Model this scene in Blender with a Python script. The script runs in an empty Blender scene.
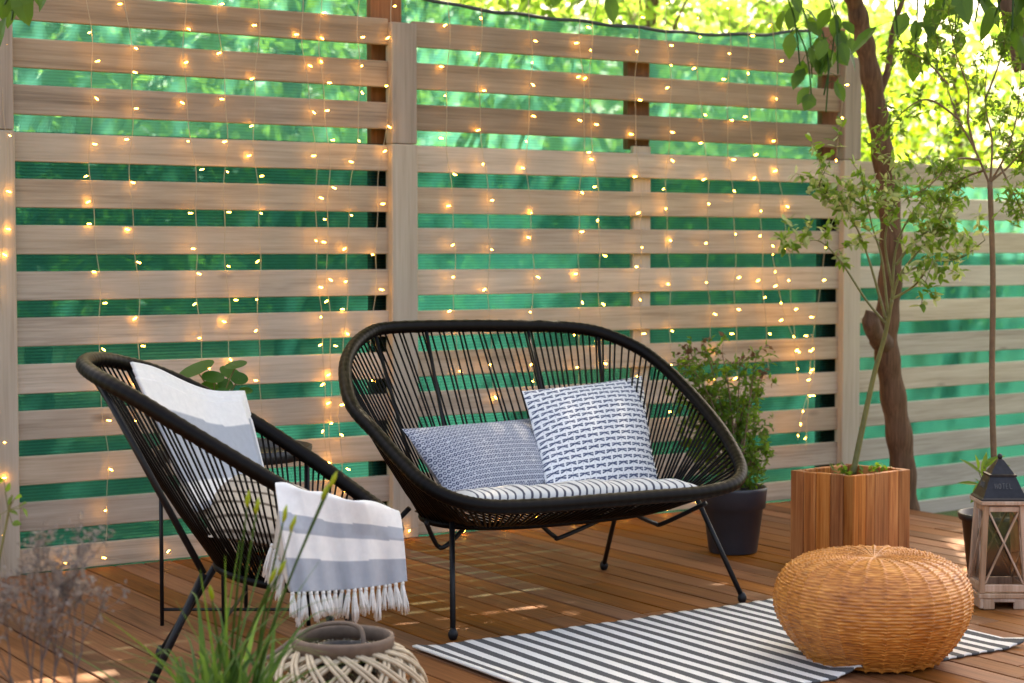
import bpy, math, random
import numpy as np
from mathutils import Vector, Matrix
random.seed(7); rng = np.random.default_rng(11)
scene = bpy.context.scene
COL = scene.collection
PI = math.pi

# ------------------------------------------------------------------ camera frame (metres; X along fence, Y towards it)
FPX, CAMH, YAW, PITCH = 1830.0, 1.05, math.radians(32.6), math.radians(2.86)
cR = Vector((math.cos(YAW), -math.sin(YAW), 0)); cH = Vector((math.sin(YAW), math.cos(YAW), 0))
cF = cH*math.cos(PITCH) + Vector((0, 0, -math.sin(PITCH))); cU = cR.cross(cF)
C0 = Vector((0, 0, CAMH))
def ray(x, y): return cF + cR*((x-512)/FPX) + cU*((341.5-y)/FPX)
def gz(x, y, z=0.0):            # point of height z seen at photo position x, y
    d = ray(x, y); return C0 + d*((z-CAMH)/d.z)
def gy(x, y, Y):                # point on the vertical plane Y
    d = ray(x, y); return C0 + d*(Y/d.y)
def gd(x, y, D):                # point at horizontal distance D in front of the viewpoint
    d = ray(x, y); return C0 + d*(D/d.dot(cH))
def cw(r, d, z): p = cR*r + cH*d; return Vector((p.x, p.y, z))
YF = 5.82

# ------------------------------------------------------------------ mesh helper
class G:
    def __init__(s): s.v = []; s.f = []; s.r = []; s.c = None; s.uv = None
    def add(s, vs, fs, rnd=None):
        n = len(s.v); s.v += [tuple(v) for v in vs]; s.f += [tuple(i+n for i in f) for f in fs]
        r = random.random() if rnd is None else rnd
        s.r += [r]*len(fs); return s
    def box(s, c, size, rz=0, bev=0.0, M=None, rnd=None):
        a, b, h = [k/2 for k in size]; e = min(bev, a*.9, b*.9, h*.9)
        if e <= 0:
            vs = [(x, y, z) for z in (-h, h) for y in (-b, b) for x in (-a, a)]
            fs = [(0, 2, 3, 1), (4, 5, 7, 6), (0, 1, 5, 4), (2, 6, 7, 3), (0, 4, 6, 2), (1, 3, 7, 5)]
        else:
            vs = []; idx = {}
            for sx in (-1, 1):
                for sy in (-1, 1):
                    for sz in (-1, 1):
                        idx[sx, sy, sz] = len(vs)
                        vs += [(sx*a, sy*(b-e), sz*(h-e)), (sx*(a-e), sy*b, sz*(h-e)), (sx*(a-e), sy*(b-e), sz*h)]
            fs = []
            I = lambda x, y, z, k: idx[x, y, z]+k
            for q in (-1, 1):
                fs.append([I(q, -1, -1, 0), I(q, 1, -1, 0), I(q, 1, 1, 0), I(q, -1, 1, 0)][::q])
                fs.append([I(-1, q, -1, 1), I(-1, q, 1, 1), I(1, q, 1, 1), I(1, q, -1, 1)][::q])
                fs.append([I(-1, -1, q, 2), I(1, -1, q, 2), I(1, 1, q, 2), I(-1, 1, q, 2)][::q])
            for p in (-1, 1):
                for q in (-1, 1):
                    fs.append([I(p, q, -1, 0), I(p, q, -1, 1), I(p, q, 1, 1), I(p, q, 1, 0)][::p*q])
                    fs.append([I(p, -1, q, 0), I(p, -1, q, 2), I(p, 1, q, 2), I(p, 1, q, 0)][::-p*q])
                    fs.append([I(-1, p, q, 1), I(-1, p, q, 2), I(1, p, q, 2), I(1, p, q, 1)][::p*q])
                    for t in (-1, 1):
                        fs.append([I(p, q, t, 0), I(p, q, t, 1), I(p, q, t, 2)][::-p*q*t])
        R = M if M is not None else Matrix.Rotation(rz, 3, 'Z')
        c = Vector(c)
        return s.add([c + R @ Vector(v) for v in vs], fs, rnd)
    def beam(s, p, q, w, h, up=(0, 0, 1), bev=.001, rnd=None):     # box from p to q
        p = Vector(p); q = Vector(q); x = (q-p); L = x.length; x.normalize()
        y = Vector(up).cross(x).normalized(); z = x.cross(y)
        return s.box((p+q)/2, (L, w, h), M=Matrix((x, y, z)).transposed(), bev=bev, rnd=rnd)
    def tube(s, pts, r, n=8, closed=False, rnd=None):
        pts = [Vector(p) for p in pts]; m = len(pts)
        rr = r if isinstance(r, (list, tuple)) else [r]*m
        vs = []; fs = []; ref = None
        for i, p in enumerate(pts):
            if closed: t = pts[(i+1) % m]-pts[i-1]
            else: t = pts[min(i+1, m-1)]-pts[max(i-1, 0)]
            t = t.normalized() if t.length > 1e-9 else Vector((0, 0, 1))
            if ref is None:
                ref = t.orthogonal().normalized()
            ref = (ref - t*ref.dot(t)).normalized(); b = t.cross(ref)
            for k in range(n):
                a = 2*PI*k/n; vs.append(p + (ref*math.cos(a)+b*math.sin(a))*rr[i])
        for i in range(m if closed else m-1):
            j = (i+1) % m
            for k in range(n): fs.append((i*n+k, i*n+(k+1) % n, j*n+(k+1) % n, j*n+k))
        if not closed: fs.append(tuple(range(n))[::-1]); fs.append(tuple((m-1)*n+k for k in range(n)))
        return s.add(vs, fs, rnd)
    def lathe(s, prof, c=(0, 0, 0), n=40, closed=False, rnd=None):
        c = Vector(c); vs = []; fs = []
        for (r, z) in prof:
            for k in range(n):
                a = 2*PI*k/n; vs.append(c+Vector((r*math.cos(a), r*math.sin(a), z)))
        m = len(prof)
        for i in range(m if closed else m-1):
            j = (i+1) % m
            for k in range(n): fs.append((i*n+k, i*n+(k+1) % n, j*n+(k+1) % n, j*n+k))
        if not closed:
            fs.append(tuple(range(n))[::-1]); fs.append(tuple((m-1)*n+k for k in range(n)))
        return s.add(vs, fs, rnd)
    def grid(s, fn, nu, nv, rnd=None):
        vs = [fn(i/nu, j/nv) for j in range(nv+1) for i in range(nu+1)]
        fs = [(j*(nu+1)+i, j*(nu+1)+i+1, (j+1)*(nu+1)+i+1, (j+1)*(nu+1)+i) for j in range(nv) for i in range(nu)]
        return s.add(vs, fs, rnd)
    def leaf(s, p, d, nrm, L, W, fold=.25, droop=.15, fine=True):
        p = Vector(p); d = Vector(d).normalized(); sd = d.cross(Vector(nrm))
        if sd.length < 1e-4: sd = d.orthogonal()
        sd.normalize(); n = sd.cross(d).normalized()
        if fine:
            prof = [(.0, .03), (.22, .75), (.5, 1.), (.78, .62)]
            vs = []
            for t, w in prof:
                c = p+d*(L*t)-n*(L*droop*t*t)
                vs += [c-sd*(W*.5*w)+n*(fold*W*.5*w), c, c+sd*(W*.5*w)+n*(fold*W*.5*w)]
            vs.append(p+d*L-n*(L*droop))
            fs = []
            for i in range(3):
                a = i*3; fs += [(a, a+1, a+4, a+3), (a+1, a+2, a+5, a+4)]
            fs += [(9, 10, 12), (10, 11, 12)]
        else:
            m = p+d*(L*.45)
            vs = [p, m-sd*(W*.5)+n*(fold*W*.4), p+d*L-n*(L*droop), m+sd*(W*.5)+n*(fold*W*.4)]
            fs = [(0, 1, 2), (0, 2, 3)]
        return s.add(vs, fs)
    def build(s, name, mat, parent=None, smooth=False, solid=0.0):
        off = Vector((0, 0, 0)); q = parent
        while q is not None: off += q.location; q = q.parent
        me = bpy.data.meshes.new(name)
        V = np.array(s.v, dtype=np.float64).reshape(-1, 3) - np.array(off)
        me.from_pydata(V.tolist(), [], s.f); me.update()
        at = me.attributes.new('rnd', 'FLOAT', 'FACE'); at.data.foreach_set('value', s.r)
        if s.c is not None:
            ca = me.color_attributes.new('Col', 'FLOAT_COLOR', 'POINT')
            ca.data.foreach_set('color', np.array(s.c, dtype=np.float32).ravel())
        me.materials.append(mat)
        if smooth: me.polygons.foreach_set('use_smooth', [True]*len(me.polygons))
        o = bpy.data.objects.new(name, me); COL.objects.link(o)
        if parent is not None: o.parent = parent
        if solid:
            md = o.modifiers.new('thickness', 'SOLIDIFY'); md.thickness = solid; md.offset = 0
        return o

def tag(o, label=None, cat=None, group=None, kind=None):
    if label: o['label'] = label
    if cat: o['category'] = cat
    if group: o['group'] = group
    if kind: o['kind'] = kind
    return o
def empty(name, loc, label, cat, group=None):
    o = bpy.data.objects.new(name, None); COL.objects.link(o); o.location = loc; o.empty_display_size = .1
    return tag(o, label, cat, group)
def spline(pts, n, closed=False):
    pts = [Vector(p) for p in pts]; m = len(pts); out = []
    segs = m if closed else m-1
    for i in range(segs):
        if closed: a, b, c, d = pts[i-1], pts[i], pts[(i+1) % m], pts[(i+2) % m]
        else: a, b, c, d = pts[max(i-1, 0)], pts[i], pts[i+1], pts[min(i+2, m-1)]
        for k in range(n):
            t = k/n
            out.append(.5*((2*b)+(c-a)*t+(2*a-5*b+4*c-d)*t*t+(3*b-a-3*c+d)*t**3))
    if not closed: out.append(pts[-1])
    return out
def rvec():
    while True:
        v = Vector((random.uniform(-1, 1), random.uniform(-1, 1), random.uniform(-1, 1)))
        if .05 < v.length < 1: return v
U = random.uniform

# ------------------------------------------------------------------ materials
class NT:
    def __init__(s, name):
        s.m = bpy.data.materials.new(name); s.m.use_nodes = True; s.t = s.m.node_tree; s.t.nodes.clear()
        s.out = s.n('ShaderNodeOutputMaterial')
    def n(s, ty, **kw):
        x = s.t.nodes.new(ty)
        for k, v in kw.items(): setattr(x, k, v)
        return x
    def l(s, a, b): s.t.links.new(a, b)
    def set(s, node, **kw):
        for k, v in kw.items():
            k = k.replace('_', ' ')
            i = node.inputs[k]
            if hasattr(v, 'is_output'): s.l(v, i)
            else: i.default_value = v
        return node
    def math(s, op, a, b=None):
        x = s.n('ShaderNodeMath', operation=op)
        for i, v in enumerate((a, b)):
            if v is None: continue
            if hasattr(v, 'is_output'): s.l(v, x.inputs[i])
            else: x.inputs[i].default_value = v
        return x.outputs[0]
    def mix(s, f, a, b, blend='MIX'):
        x = s.n('ShaderNodeMix', data_type='RGBA', blend_type=blend)
        for i, v in ((0, f), (6, a), (7, b)):
            if hasattr(v, 'is_output'): s.l(v, x.inputs[i])
            else: x.inputs[i].default_value = v if i == 0 else (*v[:3], 1)
        return x.outputs[2]
    def coords(s, scale=(1, 1, 1), rnd=0.0):
        tc = s.n('ShaderNodeTexCoord'); mp = s.n('ShaderNodeMapping'); mp.inputs['Scale'].default_value = scale
        src = tc.outputs['Object']
        if rnd:
            a = s.n('ShaderNodeAttribute', attribute_name='rnd')
            v = s.n('ShaderNodeVectorMath', operation='SCALE'); v.inputs[0].default_value = (31.7, 17.3, 23.9); s.l(a.outputs['Fac'], v.inputs['Scale'])
            w = s.n('ShaderNodeVectorMath', operation='ADD'); s.l(src, w.inputs[0]); s.l(v.outputs[0], w.inputs[1]); src = w.outputs[0]
        s.l(src, mp.inputs['Vector']); return mp.outputs[0]
    def noise(s, vec, scale=5, detail=4, rough=.55, dist=0):
        x = s.n('ShaderNodeTexNoise'); x.inputs['Scale'].default_value = scale; x.inputs['Detail'].default_value = detail
        x.inputs['Roughness'].default_value = rough; x.inputs['Distortion'].default_value = dist
        s.l(vec, x.inputs['Vector']); return x.outputs['Fac']
    def ramp(s, f, stops):
        x = s.n('ShaderNodeValToRGB'); e = x.color_ramp.elements
        while len(e) < len(stops): e.new(.5)
        for i, (p, c) in enumerate(stops): e[i].position = p; e[i].color = (*c[:3], 1)
        s.l(f, x.inputs['Fac']); return x.outputs['Color']
    def bump(s, h, strength=.3, dist=.002):
        x = s.n('ShaderNodeBump'); x.inputs['Strength'].default_value = strength; x.inputs['Distance'].default_value = dist
        s.l(h, x.inputs['Height']); return x.outputs['Normal']
    def principled(s, **kw):
        p = s.n('ShaderNodeBsdfPrincipled'); s.set(p, **kw); s.l(p.outputs[0], s.out.inputs['Surface']); return p
    def rnd(s): return s.n('ShaderNodeAttribute', attribute_name='rnd').outputs['Fac']

def wood(name, axis, dark, mid, light, rough=.65, vary=.35, knots=True, grain=1.0, wear=None, bump=.35, spec=.3, satv=.3):
    t = NT(name)
    sc = [1, 1, 1]; sc = [22.0*grain]*3; sc[axis] = 1.6*grain
    v = t.coords(sc, 1)
    g1 = t.noise(v, 1.0, 6, .6, .6)
    sc2 = [130.0]*3; sc2[axis] = 3.5
    g2 = t.noise(t.coords(sc2, 1), 1.0, 3, .6)
    f = t.math('ADD', t.math('MULTIPLY', g1, .60), t.math('MULTIPLY', g2, .40))
    col = t.ramp(f, [(.30, dark), (.48, mid), (.68, light)])
    r = t.rnd()
    k = t.math('ADD', t.math('MULTIPLY', r, vary), 1-vary/2)
    hv = t.n('ShaderNodeHueSaturation'); t.l(k, hv.inputs['Value']); t.l(col, hv.inputs['Color'])
    t.l(t.math('ADD', t.math('MULTIPLY', t.math('FRACT', t.math('MULTIPLY', r, 7.31)), satv), 1-satv/2), hv.inputs['Saturation'])
    col = hv.outputs['Color']
    if knots:
        sk = [5.5]*3; sk[axis] = 1.9
        vo = t.n('ShaderNodeTexVoronoi'); t.l(t.coords(sk, 1), vo.inputs['Vector']); vo.inputs['Scale'].default_value = 1.0
        kf = t.ramp(vo.outputs['Distance'], [(.035, (1, 1, 1)), (.10, (0, 0, 0))])
        col = t.mix(t.math('MULTIPLY', kf, .75), col, [c*.45 for c in dark])
    if wear:
        wn = t.noise(t.coords((1.3, 1.3, 1.3)), 1.4, 5, .65)
        wf = t.ramp(wn, [(.45, (0, 0, 0)), (.72, (1, 1, 1))])
        col = t.mix(t.math('MULTIPLY', wf, .35), col, wear)
    p = t.principled(Base_Color=col, Roughness=t.math('ADD', t.math('MULTIPLY', g1, .25), rough-.12)); p.inputs['Specular IOR Level'].default_value = spec
    t.l(t.bump(f, bump, .0025), p.inputs['Normal'])
    return t.m

def plain(name, col, rough=.5, metal=0.0, nscale=40, amt=.15, bump=.1, spec=.5, bd=.001):
    t = NT(name); v = t.coords(); n = t.noise(v, nscale, 4)
    n2 = t.noise(v, nscale*.13, 3)
    f = t.math('ADD', t.math('MULTIPLY', n, .5), t.math('MULTIPLY', n2, .5))
    c = t.ramp(f, [(.3, [x*(1-amt) for x in col]), (.7, [min(1, x*(1+amt)) for x in col])])
    p = t.principled(Base_Color=c, Roughness=rough, Metallic=metal); p.inputs['Specular IOR Level'].default_value = spec
    t.l(t.bump(n, bump, bd), p.inputs['Normal']); return t.m

def leafmat(name, lo, hi, tlo, thi, trans=.5, rough=.45):
    t = NT(name); r = t.rnd(); v = t.coords(); n = t.noise(v, 9, 3)
    f = t.math('ADD', t.math('MULTIPLY', r, .6), t.math('MULTIPLY', n, .4))
    c = t.mix(f, lo, hi); tc = t.mix(f, tlo, thi)
    p = t.n('ShaderNodeBsdfPrincipled'); t.set(p, Base_Color=c, Roughness=rough); p.inputs['Specular IOR Level'].default_value = .35
    tr = t.n('ShaderNodeBsdfTranslucent'); t.l(tc, tr.inputs['Color'])
    mx = t.n('ShaderNodeMixShader'); mx.inputs[0].default_value = trans
    t.l(p.outputs[0], mx.inputs[1]); t.l(tr.outputs[0], mx.inputs[2]); t.l(mx.outputs[0], t.out.inputs['Surface'])
    return t.m

def fabric(name, rough=.9, wscale=900, bump=.25, mottled=.0, sheen=.2):     # colour from the woven-in 'Col' pattern
    t = NT(name); a = t.n('ShaderNodeAttribute', attribute_name='Col')
    v = t.coords(); n = t.noise(v, wscale, 2); n2 = t.noise(v, 60, 4)
    c = t.mix(t.math('MULTIPLY', n, .35), a.outputs['Color'], (.80, .79, .78), 'MULTIPLY')
    c = t.mix(mottled, c, t.ramp(n2, [(.35, (.35, .37, .42)), (.65, (.9, .9, .92))]), 'MULTIPLY')
    p = t.principled(Base_Color=c, Roughness=rough); p.inputs['Sheen Weight'].default_value = sheen
    p.inputs['Specular IOR Level'].default_value = .12
    t.l(t.bump(t.math('ADD', n, t.math('MULTIPLY', n2, 1.5)), bump, .0015), p.inputs['Normal']); return t.m

M = {}
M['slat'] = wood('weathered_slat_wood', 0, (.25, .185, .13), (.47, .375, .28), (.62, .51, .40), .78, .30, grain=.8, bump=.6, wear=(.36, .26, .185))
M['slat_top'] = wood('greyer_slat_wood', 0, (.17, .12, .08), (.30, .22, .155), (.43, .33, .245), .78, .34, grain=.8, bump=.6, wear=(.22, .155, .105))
M['slat_right'] = wood('pale_slat_wood', 0, (.29, .22, .16), (.46, .375, .285), (.60, .51, .40), .7, .2, grain=.8)
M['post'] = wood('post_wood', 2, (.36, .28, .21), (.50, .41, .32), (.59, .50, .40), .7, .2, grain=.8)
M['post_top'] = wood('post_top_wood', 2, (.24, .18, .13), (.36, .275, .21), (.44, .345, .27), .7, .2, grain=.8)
M['post_brown'] = wood('stained_post_wood', 2, (.10, .035, .015), (.22, .085, .035), (.34, .15, .07), .55, .3)
M['deck'] = wood('deck_wood', 1, (.075, .024, .008), (.23, .084, .027), (.37, .150, .053), .60, .5, grain=.7, wear=(.20, .10, .045), bump=.6, spec=.15)
M['crate'] = wood('acacia_wood', 2, (.12, .030, .009), (.44, .135, .033), (.70, .31, .10), .5, .6, grain=1.1, satv=.08)
M['lantern_wood'] = wood('limed_wood', 2, (.26, .155, .095), (.47, .30, .20), (.64, .47, .35), .7, .25, knots=False)
M['trunk'] = wood('bark', 2, (.04, .021, .013), (.12, .068, .043), (.22, .135, .09), .85, .2, knots=False, grain=1.2, bump=1.0)
M['twig'] = plain('thin_bark', (.17, .10, .05), .7, nscale=60, amt=.4, bump=.3)
M['twig_green'] = plain('olive_bark', (.17, .16, .05), .6, nscale=60, amt=.3, bump=.3)
M['dry'] = plain('dried_twig', (.10, .08, .075), .8, nscale=80, amt=.35)
M['dryleaf'] = leafmat('dried_leaf', (.15, .13, .125), (.28, .26, .245), (.18, .15, .13), (.34, .3, .27), .35, .8)
M['rattan_black'] = plain('black_plastic_cord', (.0035, .0022, .0018), .42, nscale=300, amt=.3, bump=.15, spec=.14)
M['steel_black'] = plain('black_powder_coated_steel', (.009, .009, .011), .42, nscale=200, amt=.2, bump=.08, spec=.3)
M['pot_grey'] = plain('anthracite_plastic', (.042, .045, .058), .42, nscale=160, amt=.12, bump=.1)
M['pot_black'] = plain('black_plastic', (.014, .014, .015), .4, nscale=90, amt=.2)
M['terracotta'] = plain('terracotta', (.36, .15, .08), .8, nscale=40, amt=.2, bump=.3)
M['ceramic'] = plain('cream_ceramic', (.62, .56, .47), .35, nscale=30, amt=.08)
M['soil'] = plain('potting_soil', (.035, .022, .014), .95, nscale=120, amt=.7, bump=1.0, bd=.01)
M['tin'] = plain('dark_tin', (.028, .027, .03), .42, .6, nscale=70, amt=.45, bump=.25)
M['willow'] = plain('pale_willow', (.50, .41, .29), .6, nscale=50, amt=.3, bump=.3)
M['willow_grey'] = plain('greyed_bent_wood', (.16, .11, .08), .75, nscale=50, amt=.35, bump=.3)
M['wire'] = plain('clear_copper_wire', (.50, .38, .25), .4, nscale=50, amt=.1)
M['leaf_tree'] = leafmat('tree_leaf', (.035, .085, .012), (.085, .15, .02), (.14, .34, .015), (.40, .55, .04), .5)
M['leaf_far'] = leafmat('sunny_leaf', (.05, .11, .02), (.10, .17, .03), (.16, .38, .035), (.50, .70, .13), .58)
M['leaf_dark'] = leafmat('broad_leaf', (.025, .065, .018), (.05, .11, .025), (.09, .22, .02), (.18, .34, .03), .45)
M['leaf_shrub'] = leafmat('shrub_leaf', (.06, .13, .015), (.12, .21, .03), (.20, .40, .03), (.36, .55, .06), .45)
M['leaf_red'] = leafmat('reddish_tip_leaf', (.12, .05, .03), (.20, .10, .05), (.25, .12, .04), (.3, .18, .06), .35)
M['leaf_cream'] = leafmat('variegated_leaf', (.20, .30, .08), (.58, .60, .32), (.40, .52, .14), (.7, .72, .36), .4)
M['leaf_olive'] = leafmat('small_dark_leaf', (.05, .11, .02), (.11, .19, .04), (.20, .38, .03), (.38, .54, .07), .5)
M['grass'] = leafmat('grass_blade', (.025, .08, .015), (.075, .16, .035), (.09, .22, .02), (.20, .36, .06), .4, .4)
M['bud'] = leafmat('yellow_bud', (.26, .38, .03), (.45, .50, .05), (.35, .5, .04), (.5, .6, .08), .45)
M['pilea'] = leafmat('round_glossy_leaf', (.02, .09, .012), (.04, .14, .018), (.08, .26, .02), (.14, .34, .03), .4, .5)

# pouf wicker
t = NT('wicker'); v = t.coords((1, 1, 1)); n = t.noise(t.coords((30, 30, 160)), 1, 3); n2 = t.noise(v, 7, 3)
f = t.math('ADD', t.math('MULTIPLY', n, .65), t.math('MULTIPLY', n2, .35))
c = t.ramp(f, [(.32, (.26, .075, .014)), (.5, (.54, .185, .032)), (.68, (.76, .32, .07))])
p = t.principled(Base_Color=c, Roughness=.42); t.l(t.bump(n, .3, .002), p.inputs['Normal']); M['wicker'] = t.m
# shade net: ribbed translucent green weave with real gaps between the threads
def netmat(name, op, dcol, tcol):
    t = NT(name); v = t.coords()
    sp = t.n('ShaderNodeSeparateXYZ'); t.l(v, sp.inputs[0])
    w = t.math('SINE', t.math('MULTIPLY', sp.outputs['Z'], 2*PI/.0105))
    n = t.noise(t.coords((40, 1, 260)), 1, 3)
    n2 = t.noise(t.coords((4, 1, 3)), 1, 4)
    a = t.math('ADD', t.math('ADD', t.math('MULTIPLY', w, .10), t.math('MULTIPLY', n, .25)), op-.12)
    a = t.math('MINIMUM', t.math('MAXIMUM', a, 0.0), 1.0)
    d = t.n('ShaderNodeBsdfDiffuse'); d.inputs[0].default_value = (*dcol, 1)
    tr = t.n('ShaderNodeBsdfTranslucent'); t.l(t.mix(n2, [c*.75 for c in tcol], [min(1, c*1.2) for c in tcol]), tr.inputs['Color'])
    m1 = t.n('ShaderNodeMixShader'); m1.inputs[0].default_value = .72; t.l(d.outputs[0], m1.inputs[1]); t.l(tr.outputs[0], m1.inputs[2])
    tp = t.n('ShaderNodeBsdfTransparent'); tp.inputs[0].default_value = (.58, .97, .90, 1)
    m2 = t.n('ShaderNodeMixShader'); t.l(a, m2.inputs[0]); t.l(tp.outputs[0], m2.inputs[1]); t.l(m1.outputs[0], m2.inputs[2])
    t.l(m2.outputs[0], t.out.inputs['Surface']); return t.m
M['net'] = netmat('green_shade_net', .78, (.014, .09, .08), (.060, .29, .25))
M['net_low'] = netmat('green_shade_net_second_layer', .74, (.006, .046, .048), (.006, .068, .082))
# bulb
t = NT('warm_led'); e = t.n('ShaderNodeEmission'); e.inputs[0].default_value = (1, .50, .07, 1); e.inputs[1].default_value = 20.0
t.l(e.outputs[0], t.out.inputs['Surface']); M['led'] = t.m
# glass
t = NT('lantern_glass'); p = t.principled(Base_Color=(.8, .8, .8, 1), Roughness=.05); p.inputs['Transmission Weight'].default_value = 0
gl = t.n('ShaderNodeBsdfGlossy'); gl.inputs['Roughness'].default_value = .05; tp = t.n('ShaderNodeBsdfTransparent'); tp.inputs[0].default_value = (.62, .62, .62, 1)
fr = t.n('ShaderNodeFresnel'); mx = t.n('ShaderNodeMixShader'); t.l(fr.outputs[0], mx.inputs[0]); t.l(tp.outputs[0], mx.inputs[1]); t.l(gl.outputs[0], mx.inputs[2])
t.l(mx.outputs[0], t.out.inputs['Surface']); M['glass'] = t.m
# rug
t = NT('striped_rug'); v = t.coords(); sp = t.n('ShaderNodeSeparateXYZ'); t.l(v, sp.inputs[0])
n = t.noise(v, 260, 2); edge = t.math('MULTIPLY', t.math('SUBTRACT', n, .5), .006)
fr = t.math('FRACT', t.math('DIVIDE', t.math('ADD', t.math('ADD', sp.outputs['X'], edge), .013), .0558))
st = t.ramp(fr, [(.0, (0, 0, 0)), (.02, (1, 1, 1)), (.50, (1, 1, 1)), (.52, (0, 0, 0))])
rib = t.math('SINE', t.math('MULTIPLY', sp.outputs['Y'], 2*PI/.006))
d1 = t.noise(v, 5, 4)
lightc = t.mix(d1, (.72, .70, .65), (.88, .87, .84)); darkc = t.mix(n, (.05, .052, .055), (.115, .118, .122))
c = t.mix(st, darkc, lightc)
p = t.principled(Base_Color=c, Roughness=.92); t.l(t.bump(t.math('ADD', t.math('MULTIPLY', rib, .5), n), .5, .002), p.inputs['Normal']); M['rug'] = t.m
M['fab_towel'] = fabric('woven_towel', mottled=.12, bump=.5)
M['fab_grey'] = fabric('printed_grey_cotton', mottled=.12, bump=.15)
M['fab_white'] = fabric('printed_white_cotton', mottled=.05, bump=.15)
M['fab_pad'] = fabric('striped_pad_cotton', mottled=.05, bump=.3)
# ground
t = NT('grassy_ground'); v = t.coords(); n = t.noise(v, 3, 6); n2 = t.noise(v, 60, 4)
c = t.ramp(t.math('ADD', t.math('MULTIPLY', n, .6), t.math('MULTIPLY', n2, .4)), [(.38, (.07, .05, .03)), (.5, (.07, .10, .025)), (.65, (.12, .17, .04))])
p = t.principled(Base_Color=c, Roughness=.95); t.l(t.bump(n2, .8, .03), p.inputs['Normal']); M['ground'] = t.m

# ------------------------------------------------------------------ the setting
g = G(); g.grid(lambda a, b: Vector((-60+130*a, -60+150*b, -.13+.015*math.sin(a*70)*math.cos(b*60))), 60, 60)
tag(g.build('ground', M['ground'], smooth=True), kind='structure')
# deck: boards run towards the fence, 10 cm apart
g = G(); x = -2.456
while x < 5.3:
    wd = .1-U(.004, .0075); y = -1.6+U(-.9, 0)
    while y < 5.775:
        L = random.choice((2.4, 3.0, 3.6)); y1 = min(y+L, 5.79 if x > 5.2 else 5.812)
        if y1-y > .06: g.box((x+.05, (y+y1)/2, -.0125+U(-.0012, .0004)), (wd, y1-y-.003, .025), bev=.002)
        y = y1
    x += .1
tag(g.build('deck', M['deck']), kind='structure')
g = G()
for yy in np.arange(-1.5, 5.8, .45): g.box((1.45, float(yy), -.075), (7.7, .05, .09))
g.box((5.322, 1.9, -.075), (.02, 7.7, .10))
tag(g.build('deck_joists', M['post_brown']), kind='structure')

# ------------------------------------------------------------------ fence
def slat_boards(g, x0, x1, i0, i1, y=YF, th=.022):
    for i in range(i0, i1):
        zt = 1.880-.15*i
        zb = zt-.094
        if i == 12: zb = .002
        g.box(((x0+x1)/2, y+.011+U(-.0015, .0015), (zt+zb)/2+U(-.002, .002)), (x1-x0, th, zt-zb+U(-.002, .002)), bev=.0025)
fence = empty('wooden_fence', (3.5, YF, 0), 'tall slatted wooden fence with green shade net behind it at the back of the deck', 'fence')
for (x0, x1) in ((.2, 1.712), (1.822, 3.194), (3.297, 5.377)):
    g = G(); slat_boards(g, x0, x1, 3, 13)
    if x1 > 5:   # chipped notch in a board is left as wood grain only
        pass
    tag(g.build('slat_panel', M['slat'], fence))
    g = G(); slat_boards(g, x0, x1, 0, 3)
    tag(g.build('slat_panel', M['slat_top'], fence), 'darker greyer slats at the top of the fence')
for (xa, xb) in ((1.712, 1.822), (3.192, 3.299), (5.375, 5.474)):
    g = G(); g.box(((xa+xb)/2, YF-.004, .7155), (xb-xa, .05, 1.431), bev=.003); g.build('post', M['post'], fence)
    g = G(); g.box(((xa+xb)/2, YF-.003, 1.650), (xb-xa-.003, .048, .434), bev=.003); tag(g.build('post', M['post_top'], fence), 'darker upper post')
for (xa, xb, top) in ((gy(371, 60, YF+.07).x, gy(402, 60, YF+.07).x, 2.35), (gy(628, 80, YF+.07).x, gy(650, 80, YF+.07).x, 1.875), (gy(823, 40, YF+.07).x, gy(846, 40, YF+.07).x, 2.0), (1.62, 1.70, 2.1)):
    g = G(); z0 = 1.45 if 4.1 < xa < 4.5 else -.12
    g.box(((xa+xb)/2, YF+.070+.018, (z0+top)/2), (xb-xa, .036, top-z0), bev=.004); tag(g.build('post', M['post_brown'], fence), 'reddish brown post behind the slats')
g = G(); g.box(((gy(632, 250, YF+.024).x+gy(652, 250, YF+.024).x)/2, YF+.024+.012, .68), (.086, .024, 1.56), bev=.003); g.build('post', M['post'], fence)
HEM = [(gy(a, b, YF+.195).x, gy(a, b, YF+.195).z) for a, b in ((0, -60), (200, -20), (330, -8), (410, -4), (470, 8), (540, 17), (600, 24), (640, 28), (700, 34), (760, 35), (830, 28), (860, 26))]
def hemz(x): return float(np.interp(x, [h[0] for h in HEM], [h[1] for h in HEM]))+.003*math.sin(x*23)
def netsheet(x0, x1, z0, z1, y, mat, amp, seed):
    g = G(); nu = int((x1-x0)/.05); nv = 30
    def fn(a, b):
        x = x0+(x1-x0)*a; sag = .022*math.sin(x*2.9+seed)+.012*math.sin(x*9+seed)
        z = z0+((hemz(x) if z1 > 1.9 else z1)-z0)*b
        return Vector((x, y+amp*(math.sin(x*7+z*3+seed)+.6*math.sin(x*17-z*9+seed)), z))
    g.grid(fn, nu, nv); return g.build('shade_net', mat, fence, smooth=True)
netsheet(.2, 5.47, -.05, 1.965, YF+.195, M['net'], .006, 1.0)
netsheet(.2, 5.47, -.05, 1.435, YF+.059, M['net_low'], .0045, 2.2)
g = G(); g.tube([Vector((x, YF+.192+.008*math.sin(x*7), hemz(x))) for x in np.arange(.2, 5.48, .04)], .007, 6)
g.build('net_hem', M['pot_grey'], fence, smooth=True)

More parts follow.
